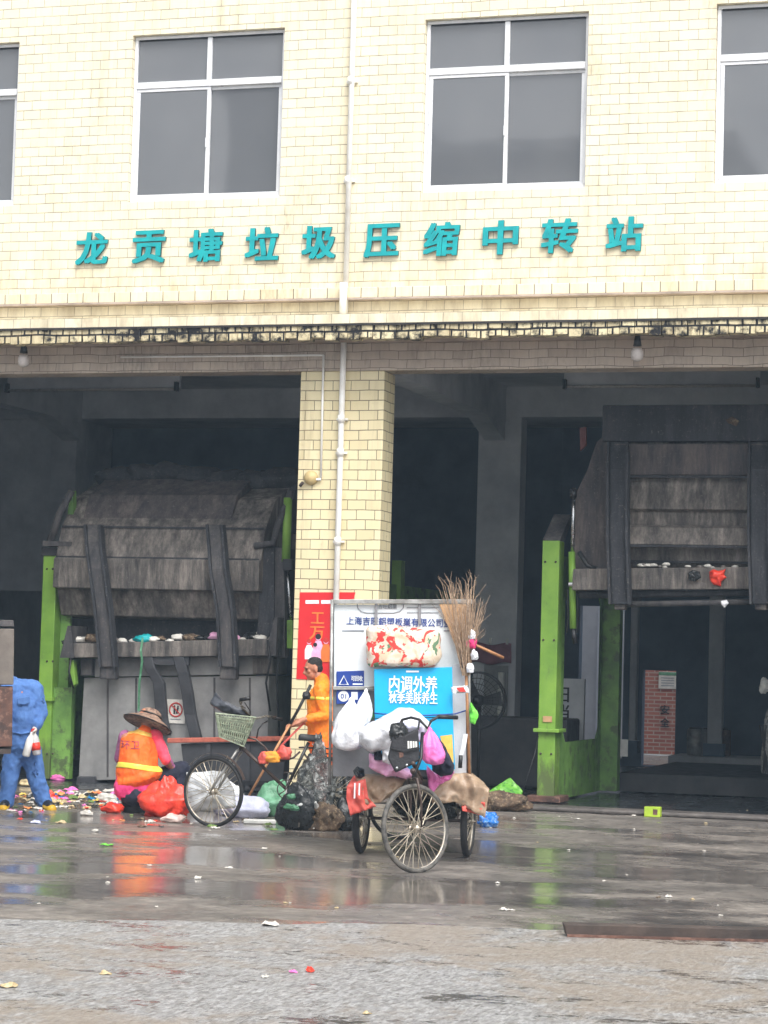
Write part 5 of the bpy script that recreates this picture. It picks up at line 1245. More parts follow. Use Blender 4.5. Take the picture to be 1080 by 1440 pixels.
# ------------------------------------------------------------------ sacks and bags on the ground
def glump(name, label, cat, px, py, r3, m_, seed, **kw): return lump(name, label, cat, G(px, py), r3, m_, seed, **kw)
glump('printed_sack', 'white woven sack with faint grey print standing behind the bicycle front wheel', 'sack', 295, 1140, (.36, .22, .2), M['sackprint'], 4, amp=.25, seg=40, rings=26)
puffy('printed_sack', 'upright white printed sack leaning behind the bicycle front wheel', [(262, 1086), (300, 1084), (314, 1086), (330, 1110), (332, 1136), (268, 1142), (262, 1120)], M['sackprint'], -.45, .16, 2, 'sack', PB, .04)
glump('lavender_bag', 'pale lavender plastic sack lying right of the bicycle front wheel', 'bag', 345, 1150, (.27, .18, .125), M['bag_lav'], 6, amp=.4)
glump('lavender_bag', 'small pale bag lying against the bicycle fork', 'bag', 318, 1146, (.12, .1, .08), M['bag_lav'], 9, amp=.6)
glump('green_bag', 'crumpled green plastic bag lying under the bicycle crank', 'bag', 388, 1148, (.22, .16, .19), M['bag_green'], 3, amp=.8, knot=.4)
t = glump('black_bag', 'shiny black rubbish bag with green print under the bicycle frame', 'bag', 418, 1167, (.20, .10, .25), M['bag_black'], 5, amp=.5, seg=40, rings=26)
p = G(418, 1167); mb = MB()
for k, (x, y) in enumerate(((410, 1124), (406, 1138), (414, 1140))): mb.add(crumple(Pl(p).at(x, y, .16), (.045, .02, .03), k, amp=1).v, crumple((0, 0, 0), (1, 1, 1), 1).f)
mb.build('green_print', M['bag_green'], t, smooth=True)
glump('brown_sack', 'lumpy brown sodden sack on the wet ground left of the tricycle', 'sack', 453, 1168, (.17, .12, .165), M['sack'], 8, amp=.6, seg=44, rings=30)
glump('dark_sack', 'dark sodden bundle squeezed between the brown sack and the tricycle', 'sack', 486, 1168, (.12, .12, .165), M['bag_black'], 2, amp=.7)
glump('clear_bag', 'big clear film bag full of bottles behind the bicycle saddle', 'bag', 441, 1167, (.19, .10, .44), M['film'], 4, amp=.6, knot=.35, seg=44, rings=30)
r = random.Random(4)
for k in range(9):
    p = G(443, 1168)+Vector((r.uniform(-.10, .10), r.uniform(-.04, .04), r.uniform(.10, .52))); d = Vector((r.uniform(-1, 1), r.uniform(-1, 1), r.uniform(-1, 1))).normalized()
    nm, m_ = r.choice([('dark', M['bag_black']), ('pale', M['paper']), ('clear', M['clear_bottle']), ('dark', M['skip'])])
    o = MB().lathe([(.005, 0), (.024, .01), (.026, .09), (.010, .13), (.011, .145)], p, d, 12).build('bottle', m_, None, smooth=True); base(o, p)
    tag(o, '%s bottle inside the big clear film bag' % nm, 'bottle', 'bottles in the clear film bag')
glump('dark_heap', 'heap of dark crushed film between the clear bag and the tricycle', 'heap', 484, 1165, (.18, .10, .31), M['bag_black'], 14, amp=.9, seg=40, rings=26)
glump('pale_heap', 'grey white crushed film heap on top of the dark one', 'heap', 474, 1165, (.09, .09, .36), M['film'], 15, amp=.9)
glump('red_bag', 'large red plastic bag slumped beside the crouching worker', 'bag', 233, 1148, (.27, .18, .20), M['bag_red'], 11, amp=.7, knot=.65, seg=44, rings=30)
glump('red_bag', 'small flat red bag on the ground left of the crouching worker', 'bag', 158, 1143, (.11, .08, .06), M['bag_red'], 5, amp=.7)
glump('blue_bag', 'bright blue plastic bag behind the red bag and the front wheel', 'bag', 251, 1133, (.12, .12, .17), M['bag_blue'], 5, amp=.6)
glump('blue_bag', 'crumpled blue and clear plastic bag right of the tricycle rear wheel', 'bag', 686, 1163, (.11, .1, .08), mat('bright_blue_film', (40, 130, 220), .3, (20, 96, 190), 12, third=(170, 200, 225), bump=.5), 6, amp=.9)
o = MB().obox(G(365, 1158)+UP*.02, PB.R*.16, PB.n*.09, UP*.018).build('foam_tray', M['foam'], None, bevel=.008); base(o, G(365, 1158)); tag(o, 'flat white foam board on the ground below the lavender sack', 'board')
glump('pale_bag', 'pale crumpled film on the ground in front of the big red bag', 'bag', 243, 1157, (.11, .08, .05), M['tarp'] if False else mat('pale_rose_film', (232, 206, 196), .4, (206, 178, 170)), 5, amp=.8)

# ------------------------------------------------------------------ right of the tricycle
t = thing('green_sheet', 'bright green printed sheet draped over rubble left of the right bay post', 'sheet', G(712, 1135))
QG = Pl(G(712, 1135)); drape('sheet', QG, [[(688, 1112, .1), (716, 1094, .0), (718, 1094, .0)], [(690, 1120, .2), (716, 1116, .15), (735, 1112, .1)], [(694, 1124, .22), (722, 1130, .25), (733, 1128, .2)]], M['leaf'], t, amp=.015)
glump('rubble_heap', 'dark rubble and sludge heap under the bright green sheet', 'heap', 705, 1140, (.32, .2, .13), M['sack'], 17, amp=.6, seg=40, rings=24)
glump('black_lump', 'small black bag at the foot of the right bay green post', 'bag', 730, 1137, (.07, .07, .09), M['bag_black'], 17, amp=.6)
o = MB().tube([QR.at(735, 1112, .5), QR.at(752, 1060, .2), QR.at(757, 1035, .1)], .007, 6).build('wire', M['black'], None, smooth=True); base(o, QR.at(735, 1112, .5)); tag(o, 'thin dark wire running up from the green sheet to the green post', 'wire')
mb = MB(); p = G(918, 1149); mb.box((p.x-.09, p.y-.05, .004), (p.x+.09, p.y+.05, .115))
t = thing('green_box', 'small bright green carton on the threshold of the right bay', 'carton', p); mb.build('carton_body', mat('lime_card', (176, 206, 60), .5), t, bevel=.004); MB().box((p.x+.01, p.y-.054, .03), (p.x+.06, p.y-.0505, .09)).build('print_patch', M['rust'], t)
o = MB().box((-.02, -.10, .004), (5.60, .30, .055)).build('threshold', mat('threshold_concrete', (104, 98, 94), .6, (66, 62, 60), 3, bump=.5), BL, bevel=.02)
t = thing('steel_channel', 'long dark brown steel channel lying along the seam of the yard at right', 'beam', G(795, 1318))
a, b = G(797, 1320), G(1180, 1330); d_ = (b-a).normalized(); q_ = UP.cross(d_)
MB().prism([a+UP*.015, a+UP*.015+q_*.13, a+UP*.088+q_*.13-d_*.02, a+UP*.088-d_*.02], b-a).build('channel', M['rust_dark'], t, bevel=.006)
MB().prism([a-q_*.03+UP*.013, a-q_*.003+UP*.013, a-q_*.003+UP*.028, a-q_*.03+UP*.028], b-a).build('flange', M['rust'], t)
# right edge clutter
q = FY(3.6); t = thing('hanging_net_bag', 'pale net bag of scraps hanging inside the right bay at the frame edge', 'bag', q.at(1076, 1080))
crumple(q.at(1082, 1088), (.10, .12, .42), 7, amp=.6).build('net', mat('pale_net', (170, 168, 164), .6, (70, 70, 72), 30), t, smooth=True)
for k in range(4): MB().tube([q.at(1068+3*k, 1020, .2), q.at(1082-3*k, 1088, .2)], .01, 5).build('cord', M['black'], t)
lump('white_scrap', 'white scrap hanging in the dark at the right edge of the bay', 'scrap', q.at(1075, 965), (.06, .05, .09), M['foam'], 7, amp=.7, flat=False)
q = FY(11.0)
for k, (x, y, m_, lb) in enumerate(((978, 1040, 'silver', 'pale metal pail'), (995, 1040, 'steel_sheet', 'grey drum'), (1015, 1042, 'rust', 'dull red drum'))):
    p = q.at(x, y+20); t = thing('storage_drum', '%s in the dark at the back of the right bay' % lb, 'drum', (p.x, 11, .3))
    MB().lathe([(.12, 0), (.14, .02), (.14, .4), (.12, .42)], (p.x, 11, .3), (0, 0, 1), 20).build('shell', M[m_], t, smooth=True); MB().lathe([(.11, .42), (.10, .44)], (p.x, 11, .3), (0, 0, 1), 20).build('lid', M['black'], t)
o = MB().box((1.6, 10.5, .005), (4.6, 11.6, .30)).build('concrete_plinth', M['concrete_in'], None, bevel=.02); base(o, (3, 11, 0)); tag(o, 'low grey plinth under the drums at the back of the right bay', 'plinth')

# ------------------------------------------------------------------ red poster on the pillar
PO = thing('red_poster', 'red poster with orange characters and a printed group on the tiled pillar', 'poster', f0.at(450, 955))
O = lambda x, y, d=.006: Vector((f0.at(x, y).x, -d, f0.at(x, y).z))
def opx(pts, d=.006, th=.002): return MB().prism([O(x, y, d) for x, y in pts], (0, -th, 0))
opx([(422, 833), (500, 833), (498, 842), (470, 846), (468, 957), (417, 955)]).build('sheet', M['red_print'], PO)
for a_, b_ in ((430, 449), (452, 466)): opx([(a_, 844), (b_, 844), (b_, 849), (a_, 849)], .009).build('white_line', M['white_ink'], PO)
text("工", .155, .13, O(447, 869, .009), (1, 0, 0), (0, 0, 1), M['orange_print'], 'character', PO, bold=.03, depth=.002)
text("万", .175, .15, O(446, 890, .009), (1, 0, 0), (0, 0, 1), M['orange_print'], 'character', PO, bold=.03, depth=.002)
for k, (x, y, s_, c_) in enumerate(((435, 903, 1, 'white_ink'), (448, 897, 1.25, 'bag_palepink'), (459, 902, 1.2, 'orange_print'), (444, 908, .9, 'bag_palepink'))):
    mb = MB(); d_ = .009+k*.003; ctr = O(x, y, d_)
    mb.lathe([(.026*s_, 0), (.026*s_, .002)], ctr, (0, -1, 0), 14); mb.build('printed_head', M['bag_palepink'], PO)
    opx([(x-3*s_, y+4), (x+3*s_, y+4), (x+6*s_, y+11*s_), (x+6*s_, y+24*s_), (x-6*s_, y+24*s_), (x-6*s_, y+11*s_)], d_-.001).build('printed_body', M[c_], PO)
    mb = MB(); mb.lathe([(.028*s_, 0), (.018*s_, .001)], ctr+Vector((0, -.0025, .012*s_)), (0, -1, 0), 12); mb.build('printed_hair', M['black_ink'] if k % 2 else M['red_ink'], PO)
# ------------------------------------------------------------------ people
def finger(mb, p, d, nrm, L, rad, curl):
    p = Vector(p); d = Vector(d).normalized(); nrm = Vector(nrm).normalized()
    for k, f_ in enumerate((.45, .32, .23)):
        q_ = p+d*L*f_; mb.cap(p, q_, rad*(1-.12*k), rad*(1-.12*(k+1)), 8); p = q_; d = (d*math.cos(curl)+nrm*math.sin(curl)).normalized()
def hand(mb, wrist, d, nrm, side, curl=.5, s=1.0):
    "wrist, pointing direction, palm-facing normal (fingers curl to it), thumb side"
    d = Vector(d).normalized(); nrm = Vector(nrm); nrm = (nrm-d*nrm.dot(d)).normalized(); sd_ = Vector(side); sd_ = (sd_-d*sd_.dot(d)-nrm*sd_.dot(nrm)).normalized(); w_ = Vector(wrist)
    mb.cap(w_-d*.02, w_+d*.02, .027*s, .028*s, 10)
    mb.ball(w_+d*.05*s, (.043*s, .02*s, .052*s), 14, 10, ax=(sd_, nrm, d))
    for k, (o_, L) in enumerate(((.031, .072), (.011, .082), (-.010, .076), (-.030, .060))):
        finger(mb, w_+d*.085*s+sd_*o_*s, d+sd_*o_*1.5, nrm, L*s, .0098*s, curl)
    finger(mb, w_+d*.03*s+sd_*.032*s, d*.6+sd_*.8+nrm*.3, nrm-sd_*.4, .062*s, .0115*s, curl*.5)
def head(mb, c, f, up, s=1.0):
    "c centre of the skull, f facing; adds skull, jaw, nose, ears, brow to the body skin"
    f = Vector(f).normalized(); up = Vector(up); up = (up-f*up.dot(f)).normalized(); sd_ = up.cross(f); X = (sd_, f, up); c = Vector(c)
    mb.ball(c+up*.03*s-f*.01*s, (.076*s, .095*s, .092*s), 20, 14, ax=X)
    mb.ball(c-up*.045*s+f*.028*s, (.058*s, .062*s, .068*s), 16, 12, ax=X)
    mb.ball(c-up*.09*s+f*.062*s, (.028*s, .022*s, .02*s), 10, 8, ax=X)
    mb.ball(c+up*.028*s+f*.078*s, (.055*s, .016*s, .014*s), 12, 8, ax=X)
    mb.cap(c+up*.012*s+f*.086*s, c-up*.028*s+f*.104*s, .010*s, .016*s, 8)
    mb.ball(c-up*.052*s+f*.086*s, (.024*s, .010*s, .011*s), 10, 8, ax=X)
    for k in (-1, 1):
        mb.ball(c-up*.008*s+sd_*.078*s*k-f*.012*s, (.010*s, .020*s, .032*s), 10, 8, ax=X)
        mb.ball(c-up*.015*s+sd_*.042*s*k+f*.058*s, (.022*s, .02*s, .022*s), 10, 8, ax=X)
    return f, up, sd_
def eyes(par, c, f, up, sd_, s=1.0):
    for k in (-1, 1):
        p = c+up*.008*s+f*.082*s+sd_*.031*s*k
        MB().ball(p, (.013*s, .006*s, .006*s), 10, 8, ax=(sd_, f, up)).build('eye', M['black_ink'], par, smooth=True)
        MB().ball(c+up*.030*s+f*.091*s+sd_*.033*s*k, (.02*s, .005*s, .004*s), 8, 6, ax=(sd_, f, up)).build('eyebrow', M['hair'], par, smooth=True)

# ---- crouching worker in the orange vest, seen from behind
PW = Pl(G(195, 1143)); Wp = lambda x, y, t=0: PW.at(x, y, t); wr, wn = PW.R, PW.n
WO = thing('person', 'person crouching from behind in orange reflective vest, pink sleeves and wide straw hat', 'person', G(195, 1143))
fc = (-wn*.75+wr*.5-UP*.45).normalized(); hc = Wp(206, 1011, -.03)
mb = MB(); head(mb, hc, fc, UP*.9-wn*.2, .95)
mb.cap(Wp(202, 1030), Wp(205, 1018, -.02), .055, .05)
mb.cap(Wp(191, 1098, 0), Wp(194, 1060, -.02), .17, .16); mb.cap(Wp(178, 1038, -.02), Wp(216, 1038, -.05), .07, .07); mb.ball(Wp(188, 1103, .0), (.19, .17, .13), 16, 12)
armR = [Wp(218, 1036, -.02), Wp(233, 1068, .02), Wp(248, 1088, -.24)]; armL = [Wp(176, 1036, -.04), Wp(168, 1066, -.14), Wp(190, 1092, -.42)]
for a_ in (armR, armL): mb.cap(a_[0], a_[1], .052, .043); mb.cap(a_[1], a_[2], .042, .028)
hand(mb, armR[2], -wn*.6-UP*.7+wr*.2, -wr, -wn, .6); hand(mb, armL[2], -UP*.8-wn*.4+wr*.3, wr, -wn, .6)
legR = [Wp(203, 1102, -.05), Wp(256, 1081, -.22), Wp(240, 1134, -.12), Wp(258, 1138, -.3)]; legL = [Wp(180, 1106, -.02), Wp(180, 1090, -.45), Wp(183, 1136, -.08), Wp(184, 1138, -.25)]
for l_ in (legR, legL): mb.cap(l_[0], l_[1], .095, .068); mb.cap(l_[1], l_[2], .062, .042); mb.cap(l_[2], l_[3], .036, .03)
blob(mb, 'body', M['skin'], WO, .008, 3)
mb = MB(); mb.cap(Wp(192, 1088, 0), Wp(195, 1054, -.01), .225, .20, 20); mb.ball(Wp(195, 1094, .02), (.265, .22, .11), 20, 14, ax=(wr*.95+UP*.3, wn, UP*.95-wr*.3)); mb.cap(Wp(181, 1039, -.02), Wp(213, 1038, -.04), .085, .08); mb.cap(Wp(200, 1046), Wp(203, 1029), .12, .075)
VS = blob(mb, 'vest', M['orange'], WO, .01, 6, .011, 7, 2)
def band(cy, hw, mname, name, c0, rad, par):
    "strip hugging the vest back at height py=cy"
    mb = MB(); rows = []
    ctr = Wp(*c0)
    for k in range(29):
        t_ = R(-115)+R(230)*k/28; d = wn*math.cos(t_)+wr*math.sin(t_); rows.append(d)
    vs = []
    bv = bvh_of(VS); zc0 = Wp(195, cy).z; off = Vector(parent_loc(VS))
    for j in range(5):
        for k, d in enumerate(rows):
            o_ = Vector((ctr.x, ctr.y, zc0+hw*(j/4*2-1)+.02*math.sin(k*.2)-.0*k)); hit = bv.ray_cast(o_-off+d*.6, -d)
            p = (hit[0]+off) if hit[0] is not None else o_+d*rad
            vs.append(p+d*.004)
    fs = [(j*29+k, j*29+k+1, (j+1)*29+k+1, (j+1)*29+k) for j in range(4) for k in range(28)]
    return mb.add(vs, fs).build(name, M[mname], par, smooth=True, solid=.004)
from mathutils.bvhtree import BVHTree
def bvh_of(o): return BVHTree.FromPolygons([v.co for v in o.data.vertices], [tuple(p.vertices) for p in o.data.polygons])
band(1078, .028, 'reflect', 'reflective_stripe', (194, 1060, 0), .2, WO)
band(1031, .022, 'yellow_print', 'reflective_stripe', (200, 1031, 0), .1, WO)
def wrap_text(s_, w_, h_, px, py, par, m_):
    o = text(s_, w_, h_, Wp(px, py, .4), wr, UP, m_, 'back_lettering', par, depth=.001); bv = bvh_of(VS); off = Vector(parent_loc(VS)); po = parent_loc(par)
    for v in o.data.vertices:
        hit = bv.ray_cast(v.co+po-off, -wn)
        if hit[0] is not None: v.co = hit[0]+off-po+wn*.006
    return o
wrap_text("环卫", .19, .08, 183, 1049, WO, mat('mauve_print', (200, 90, 120), .6, bump=0))
mb = MB(); mb.cap(Wp(180, 1108, .04), Wp(198, 1107, .03), .15, .15, 16); mb.cap(Wp(186, 1098, .02), Wp(190, 1120, .07), .17, .05)
blob(mb, 'shirt_tail', M['pink_cloth'], WO, .01, 4, .012, 8, 4)
mb = MB()
for l_ in (legR, legL): mb.cap(l_[0], l_[1], .115, .088); mb.cap(l_[1], l_[2], .08, .058)
mb.ball(Wp(189, 1118, .05), (.17, .15, .12), 16, 12)
blob(mb, 'trousers', M['navy'], WO, .01, 5, .008, 9, 6)
for l_ in (legR, legL):
    mb = MB(); mb.cap(l_[2]-UP*.015, l_[3], .045, .038); mb.ball(l_[2], (.045, .055, .045)); blob(mb, 'shoe', M['boot'], WO, .008, 2)
mb = MB(); mb.cap(armR[0], armR[1], .072, .06); mb.ball(armR[0], .08); blob(mb, 'pink_sleeve', M['bag_red'] if False else mat('coral_pink_sleeve', (244, 88, 110), .8, (228, 66, 92), 9, bump=.4, bsc=12), WO, .009, 4, .008, 10, 1)
mb = MB(); mb.cap(armR[1]-(armR[1]-armR[0])*.1, armR[2], .058, .04); blob(mb, 'oversleeve', M['mauve'], WO, .009, 3, .006, 12, 2)
mb = MB(); mb.cap(armL[0], armL[1], .072, .06); mb.cap(armL[1], armL[2], .055, .04); blob(mb, 'left_sleeve', M['mauve'], WO, .009, 4, .006, 10, 3)
hax = (UP*.88+wr*.30-wn*.25).normalized(); ho = Wp(209, 1015, -.03)
mb = MB(); mb.lathe([(.255, -.035), (.262, -.025), (.20, .015), (.13, .045), (.115, .07), (.105, .11), (.07, .135), (.01, .14), (.005, .13), (.06, .12), (.095, .1), (.105, .055), (.18, .0), (.25, -.04)], ho, hax, 40, fn=lambda f_, t_: 1+.035*math.sin(3*t_)+.02*math.sin(7*t_))
mb.build('straw_hat', M['straw'], WO, smooth=True)
MB().tube([Vector(p)+hax*.0 for p in ringpts(ho+hax*.07, .118, 30, hax)], .010, 6, closed=True).build('hat_band', M['black'], WO, smooth=True)
MB().tube(ringpts(ho-hax*.03, .262, 40, hax), .008, 6, closed=True).build('hat_rim', M['hair'], WO, smooth=True)
o = MB().lathe([(.12, 0), (.13, .02), (.13, .16), (.12, .18)], G(188, 1142), UP, 20).build('low_stool', M['stool'], None, smooth=True, bevel=.004); base(o, G(188, 1142)); tag(o, 'low dark stool under the crouching worker in the orange vest', 'stool')

# ---- worker in blue overalls
PS = Pl(G(32, 1137)); S_ = lambda x, y, t=0: PS.at(x, y, t); sr_, sn = PS.R, PS.n
BW = thing('person', 'person in blue work suit and yellow shoes bending left, holding bottles in a white glove', 'person', G(32, 1137))
mb = MB(); hc = S_(0, 940, .05); head(mb, hc, (-sr_*.8+sn*.4-UP*.35), UP, 1.0); mb.cap(S_(20, 962), S_(6, 948, .03), .058, .05)
mb.cap(S_(30, 1050), S_(34, 985), .14, .15); mb.cap(S_(14, 968, .02), S_(44, 966, -.02), .075, .075)
aR = [S_(49, 970, .02), S_(58, 1003, .05), S_(50, 1022, .16)]; aL = [S_(10, 972, .04), S_(2, 1004, .14), S_(6, 1024, .26)]
for a_ in (aR, aL): mb.cap(a_[0], a_[1], .055, .046); mb.cap(a_[1], a_[2], .044, .03)
lR = [S_(42, 1056), S_(50, 1090, .02), S_(62, 1128, .0), S_(71, 1135, .12)]; lL = [S_(20, 1056), S_(14, 1090, .04), S_(9, 1128, .04), S_(5, 1135, .16)]
for l_ in (lR, lL): mb.cap(l_[0], l_[1], .095, .07); mb.cap(l_[1], l_[2], .065, .045); mb.cap(l_[2], l_[3], .04, .035)
blob(mb, 'body', M['skin'], BW, .009, 3)
MB().ball(hc+UP*.045, (.085, .095, .08), 18, 12).build('hair', M['hair'], BW, smooth=True)
mb = MB(); mb.cap(S_(30, 1045), S_(33, 990), .185, .18, 20); mb.cap(S_(17, 968, .02), S_(46, 970, -.02), .11, .11); mb.ball(S_(32, 1010, .02), (.2, .17, .22), 18, 12)
for a_ in (aR, aL): mb.cap(a_[0], a_[1], .09, .074); mb.cap(a_[1], a_[1]+(a_[2]-a_[1])*.85, .072, .058)
mb.cap(S_(24, 966), S_(14, 958, .03), .09, .075)
blob(mb, 'jacket', M['boiler'], BW, .010, 4, .012, 7, 3)
mb = MB(); mb.ball(S_(31, 1056), (.18, .15, .12))
for l_ in (lR, lL): mb.cap(l_[0], l_[1], .118, .095); mb.cap(l_[1], l_[2], .095, .08)
blob(mb, 'trousers', M['boiler'], BW, .010, 4, .014, 6, 8)
MB().prism([S_(24, 982, .20), S_(42, 979, .20), S_(42, 988, .20), S_(34, 991, .20), S_(25, 990, .20)], sn*.012).build('pocket_flap', M['boiler'], BW, bevel=.006)
MB().tube([S_(18, 1030, .16), S_(30, 1032, .2), S_(44, 1029, .18)], .010, 6).build('jacket_hem', M['boiler'], BW, smooth=True)
mb = MB(); hand(mb, aR[2], -UP*.9-sr_*.25+sn*.2, -sr_*.6+sn*.2, sn, .75, 1.15); blob(mb, 'glove', M['glove'], BW, .006, 1)
mb = MB(); hand(mb, aL[2], -UP*.9+sn*.3, sr_, sn, .5, 1.15); blob(mb, 'glove', M['glove'], BW, .006, 1)
for l_ in (lR, lL):
    mb = MB(); mb.cap(l_[2]+UP*.06, l_[2], .055, .055); mb.cap(l_[2], l_[3]+UP*.01, .05, .048); bt = blob(mb, 'boot', M['boot'], BW, .008, 2)
    mb = MB(); mb.cap(l_[3]-(l_[3]-l_[2]).normalized()*.08-UP*.012, l_[3]+(l_[3]-l_[2]).normalized()*.03-UP*.012, .05, .052); blob(mb, 'overshoe', M['yellow'], BW, .008, 2)
def bottle(label, p, d, m_, h=.24, rad=.035, cap_=None):
    t = thing('plastic_bottle', label, 'bottle', p)
    MB().lathe([(rad*.6, 0), (rad, .012), (rad, h*.6), (rad*.85, h*.72), (rad*.4, h*.88), (rad*.4, h)], p, d, 16).build('bottle_body', m_, t, smooth=True)
    MB().lathe([(rad*.45, h*.98), (rad*.45, h*1.08)], p, d, 12).build('cap', cap_ or M['red_ink'], t)
    return t
b1 = bottle('milky white bottle hanging from the white glove of the blue worker', S_(36, 1064, .24), (S_(45, 1030, .22)-S_(36, 1064, .24)), M['foam'], .27, .04)
b2 = bottle('clear bottle with a red label held by the blue worker', S_(52, 1062, .22), (S_(48, 1030, .20)-S_(52, 1062, .22)), M['clear_bottle'], .26, .045)
p = S_(52, 1062, .22); MB().lathe([(.047, .05), (.047, .13)], p, (S_(48, 1030, .20)-p), 16).build('label_band', M['bag_red'], b2, smooth=True)

# ---- man in the orange jacket with the pole
PM = Pl(G(450, 1134)); m = lambda x, y, t=0: PM.at(x, y, t); mr, mn = PM.R, PM.n
MN = thing('person', 'dark haired man in orange and yellow jacket behind the bicycle, looking down left', 'person', G(450, 1134))
hc = m(440.5, 941, .0); fc = (-mr*.95+mn*.22-UP*.18).normalized()
mb = MB(); F_, U_, D_ = head(mb, hc, fc, UP, 1.06)
mb.cap(m(453, 962), m(446, 949), .066, .058); mb.cap(m(453, 1045), m(453, 985), .13, .15); mb.cap(m(451, 974, .13), m(460, 974, -.13), .07, .07)
aR = [m(451, 975, .16), m(457, 1006, .2), m(424, 1013, .26)]; aL = [m(460, 976, -.14), m(452, 1008, -.12), m(420, 1018, .08)]
for a_ in (aR, aL): mb.cap(a_[0], a_[1], .055, .046); mb.cap(a_[1], a_[2], .042, .027)
hand(mb, aR[2], -mr*.8-UP*.3, -mn*.4-UP*.6, UP*.7+mn*.4, .95, 1.1); hand(mb, aL[2], -mr*.8-UP*.2, -UP*.7+mn*.3, UP*.6+mn*.5, .95, 1.1)
lR = [m(452, 1050, .09), m(449, 1090, .12), m(452, 1128, .09), m(440, 1132, .12)]; lL = [m(456, 1050, -.09), m(458, 1090, -.08), m(462, 1128, -.09), m(450, 1131, -.08)]
for l_ in (lR, lL): mb.cap(l_[0], l_[1], .09, .066); mb.cap(l_[1], l_[2], .06, .042); mb.cap(l_[2], l_[3], .036, .032)
blob(mb, 'body', M['skin'], MN, .007, 2)
eyes(MN, hc, F_, U_, D_, 1.06)
mb = MB(); mb.ball(hc+U_*.062-F_*.022, (.084, .096, .074), 18, 12, ax=(D_, F_, U_)); mb.ball(hc+U_*.005-F_*.05, (.082, .062, .066), 14, 10, ax=(D_, F_, U_))
blob(mb, 'hair', M['hair'], MN, .008, 2, .004, 30, 2)
mb = MB(); mb.cap(m(453, 1035), m(453, 985), .165, .175, 20); mb.cap(m(452, 969, .13), m(461, 969, -.13), .095, .095); mb.cap(m(455, 972), m(452, 957), .11, .085)
for a_, k in ((aR, .62), (aL, .62)): mb.cap(a_[0], a_[1], .078, .066); mb.cap(a_[1], a_[1]+(a_[2]-a_[1])*k, .066, .056)
blob(mb, 'jacket', M['orange2'], MN, .009, 4, .009, 9, 5)
mb = MB(); mb.cap(m(453, 1040), m(454, 1056), .165, .15)
for l_ in (lR, lL): mb.cap(l_[0], l_[1], .112, .09); mb.cap(l_[1], l_[2], .085, .07)
blob(mb, 'trousers', M['orange'], MN, .010, 4, .01, 8, 2)
for l_ in (lR, lL): mb = MB(); mb.cap(l_[2]-UP*.01, l_[3], .048, .044); blob(mb, 'shoe', M['boot'], MN, .008, 2)
VS = [c for c in MN.children if c.name.startswith('jacket')][0]
mb = MB(); vs = []; bv = bvh_of(VS); off = parent_loc(VS); ctr = m(453, 985)
for j in range(3):
    for k in range(25):
        t_ = R(-170)+R(340)*k/24; d = mn*math.cos(t_)+mr*math.sin(t_); o_ = Vector((ctr.x, ctr.y, m(453, 984-j*2.2).z)); h_ = bv.ray_cast(o_-off+d*.7, -d)
        vs.append((h_[0]+off if h_[0] is not None else o_+d*.18)+d*.004)
mb.add(vs, [(j*25+k, j*25+k+1, (j+1)*25+k+1, (j+1)*25+k) for j in range(2) for k in range(24)]).build('reflective_stripe', M['reflect'], MN, smooth=True, solid=.004)
t = thing('litter_broom', 'long pale wooden pole with a black upper grip held by the man in orange', 'pole', m(349, 1122, .3))
MB().tube([m(349, 1121, .34), m(408, 1018, .31)], .014, 8).build('shaft', M['wood'], t, smooth=True)
MB().tube([m(408, 1018, .31), m(420, 997, .30), m(437, 963, .29)], .017, 8).build('grip', M['black'], t, smooth=True)
crumple(m(431, 977, .3)-UP*.05, (.045, .04, .05), 3, amp=.5).build('clamp', M['black'], t, smooth=True)
t = thing('second_pole', 'short pinkish stick crossing the wooden pole below the hand of the man in orange', 'stick', m(398, 1050, .2))
MB().tube([m(428, 1016, .22), m(396, 1048, .2), m(390, 1056, .2)], .012, 8).build('shaft', M['tarp_red'], t, smooth=True)
lump('work_glove', 'yellow and orange work glove hung over the bicycle top tube', 'glove', B(381, 1072, .06), (.09, .06, .06), mat('yellow_orange_knit', (244, 172, 60), .8, (232, 120, 50), 12), 3, amp=.6)
lump('work_glove', 'coral red work glove right of the yellow one above the bicycle frame', 'glove', B(399, 1068, .05), (.07, .06, .075), M['tarp_red'], 5, amp=.6)
lump('work_glove', 'small coral red glove left of the yellow one above the bicycle frame', 'glove', B(371, 1074, .05), (.05, .05, .07), M['tarp_red'], 8, amp=.6)

# ------------------------------------------------------------------ rusty container at the left edge
PC = Pl(G(8, 1152)); c = lambda x, y, t=0: PC.at(x, y, t)
t = thing('rusty_handcart', 'rusty steel handcart corner cutting in at the left edge before the blue worker', 'handcart', c(-60, 1150))
MB().prism([c(-170, 966), c(18, 966), c(17, 1050), c(-170, 1054)], -PC.n*.6).build('lower_panel', M['rust'], t, bevel=.01)
MB().prism([c(-170, 884, .01), c(20, 884, .01), c(19, 963, .01), c(-170, 963, .01)], -PC.n*.6).build('upper_panel', mat('grey_rusted_panel', (120, 112, 104), .7, (92, 84, 78), 3), t, bevel=.01)
MB().prism([c(-170, 871, .02), c(19, 872, .02), c(20, 881, .02), c(-170, 881, .02)], -PC.n*.62).build('rim', M['hopper_arm'], t, bevel=.006)
MB().prism([c(-170, 1056, .0), c(16, 1053, .0), c(15, 1060, .0), c(-170, 1062, .0)], -PC.n*.6).build('base_rail', M['rust_dark'], t)
for k in (0, 1):
    h_ = c(-75, 1104, .03-.66*k); h_.z = .31; wheel(h_, PC.n, .30, .03, t)
MB().tube([c(-165, 1062, -.1), Vector((*c(-165, 1062, -.1).xy, .02))], .02, 8).build('prop', M['rust_dark'], t)

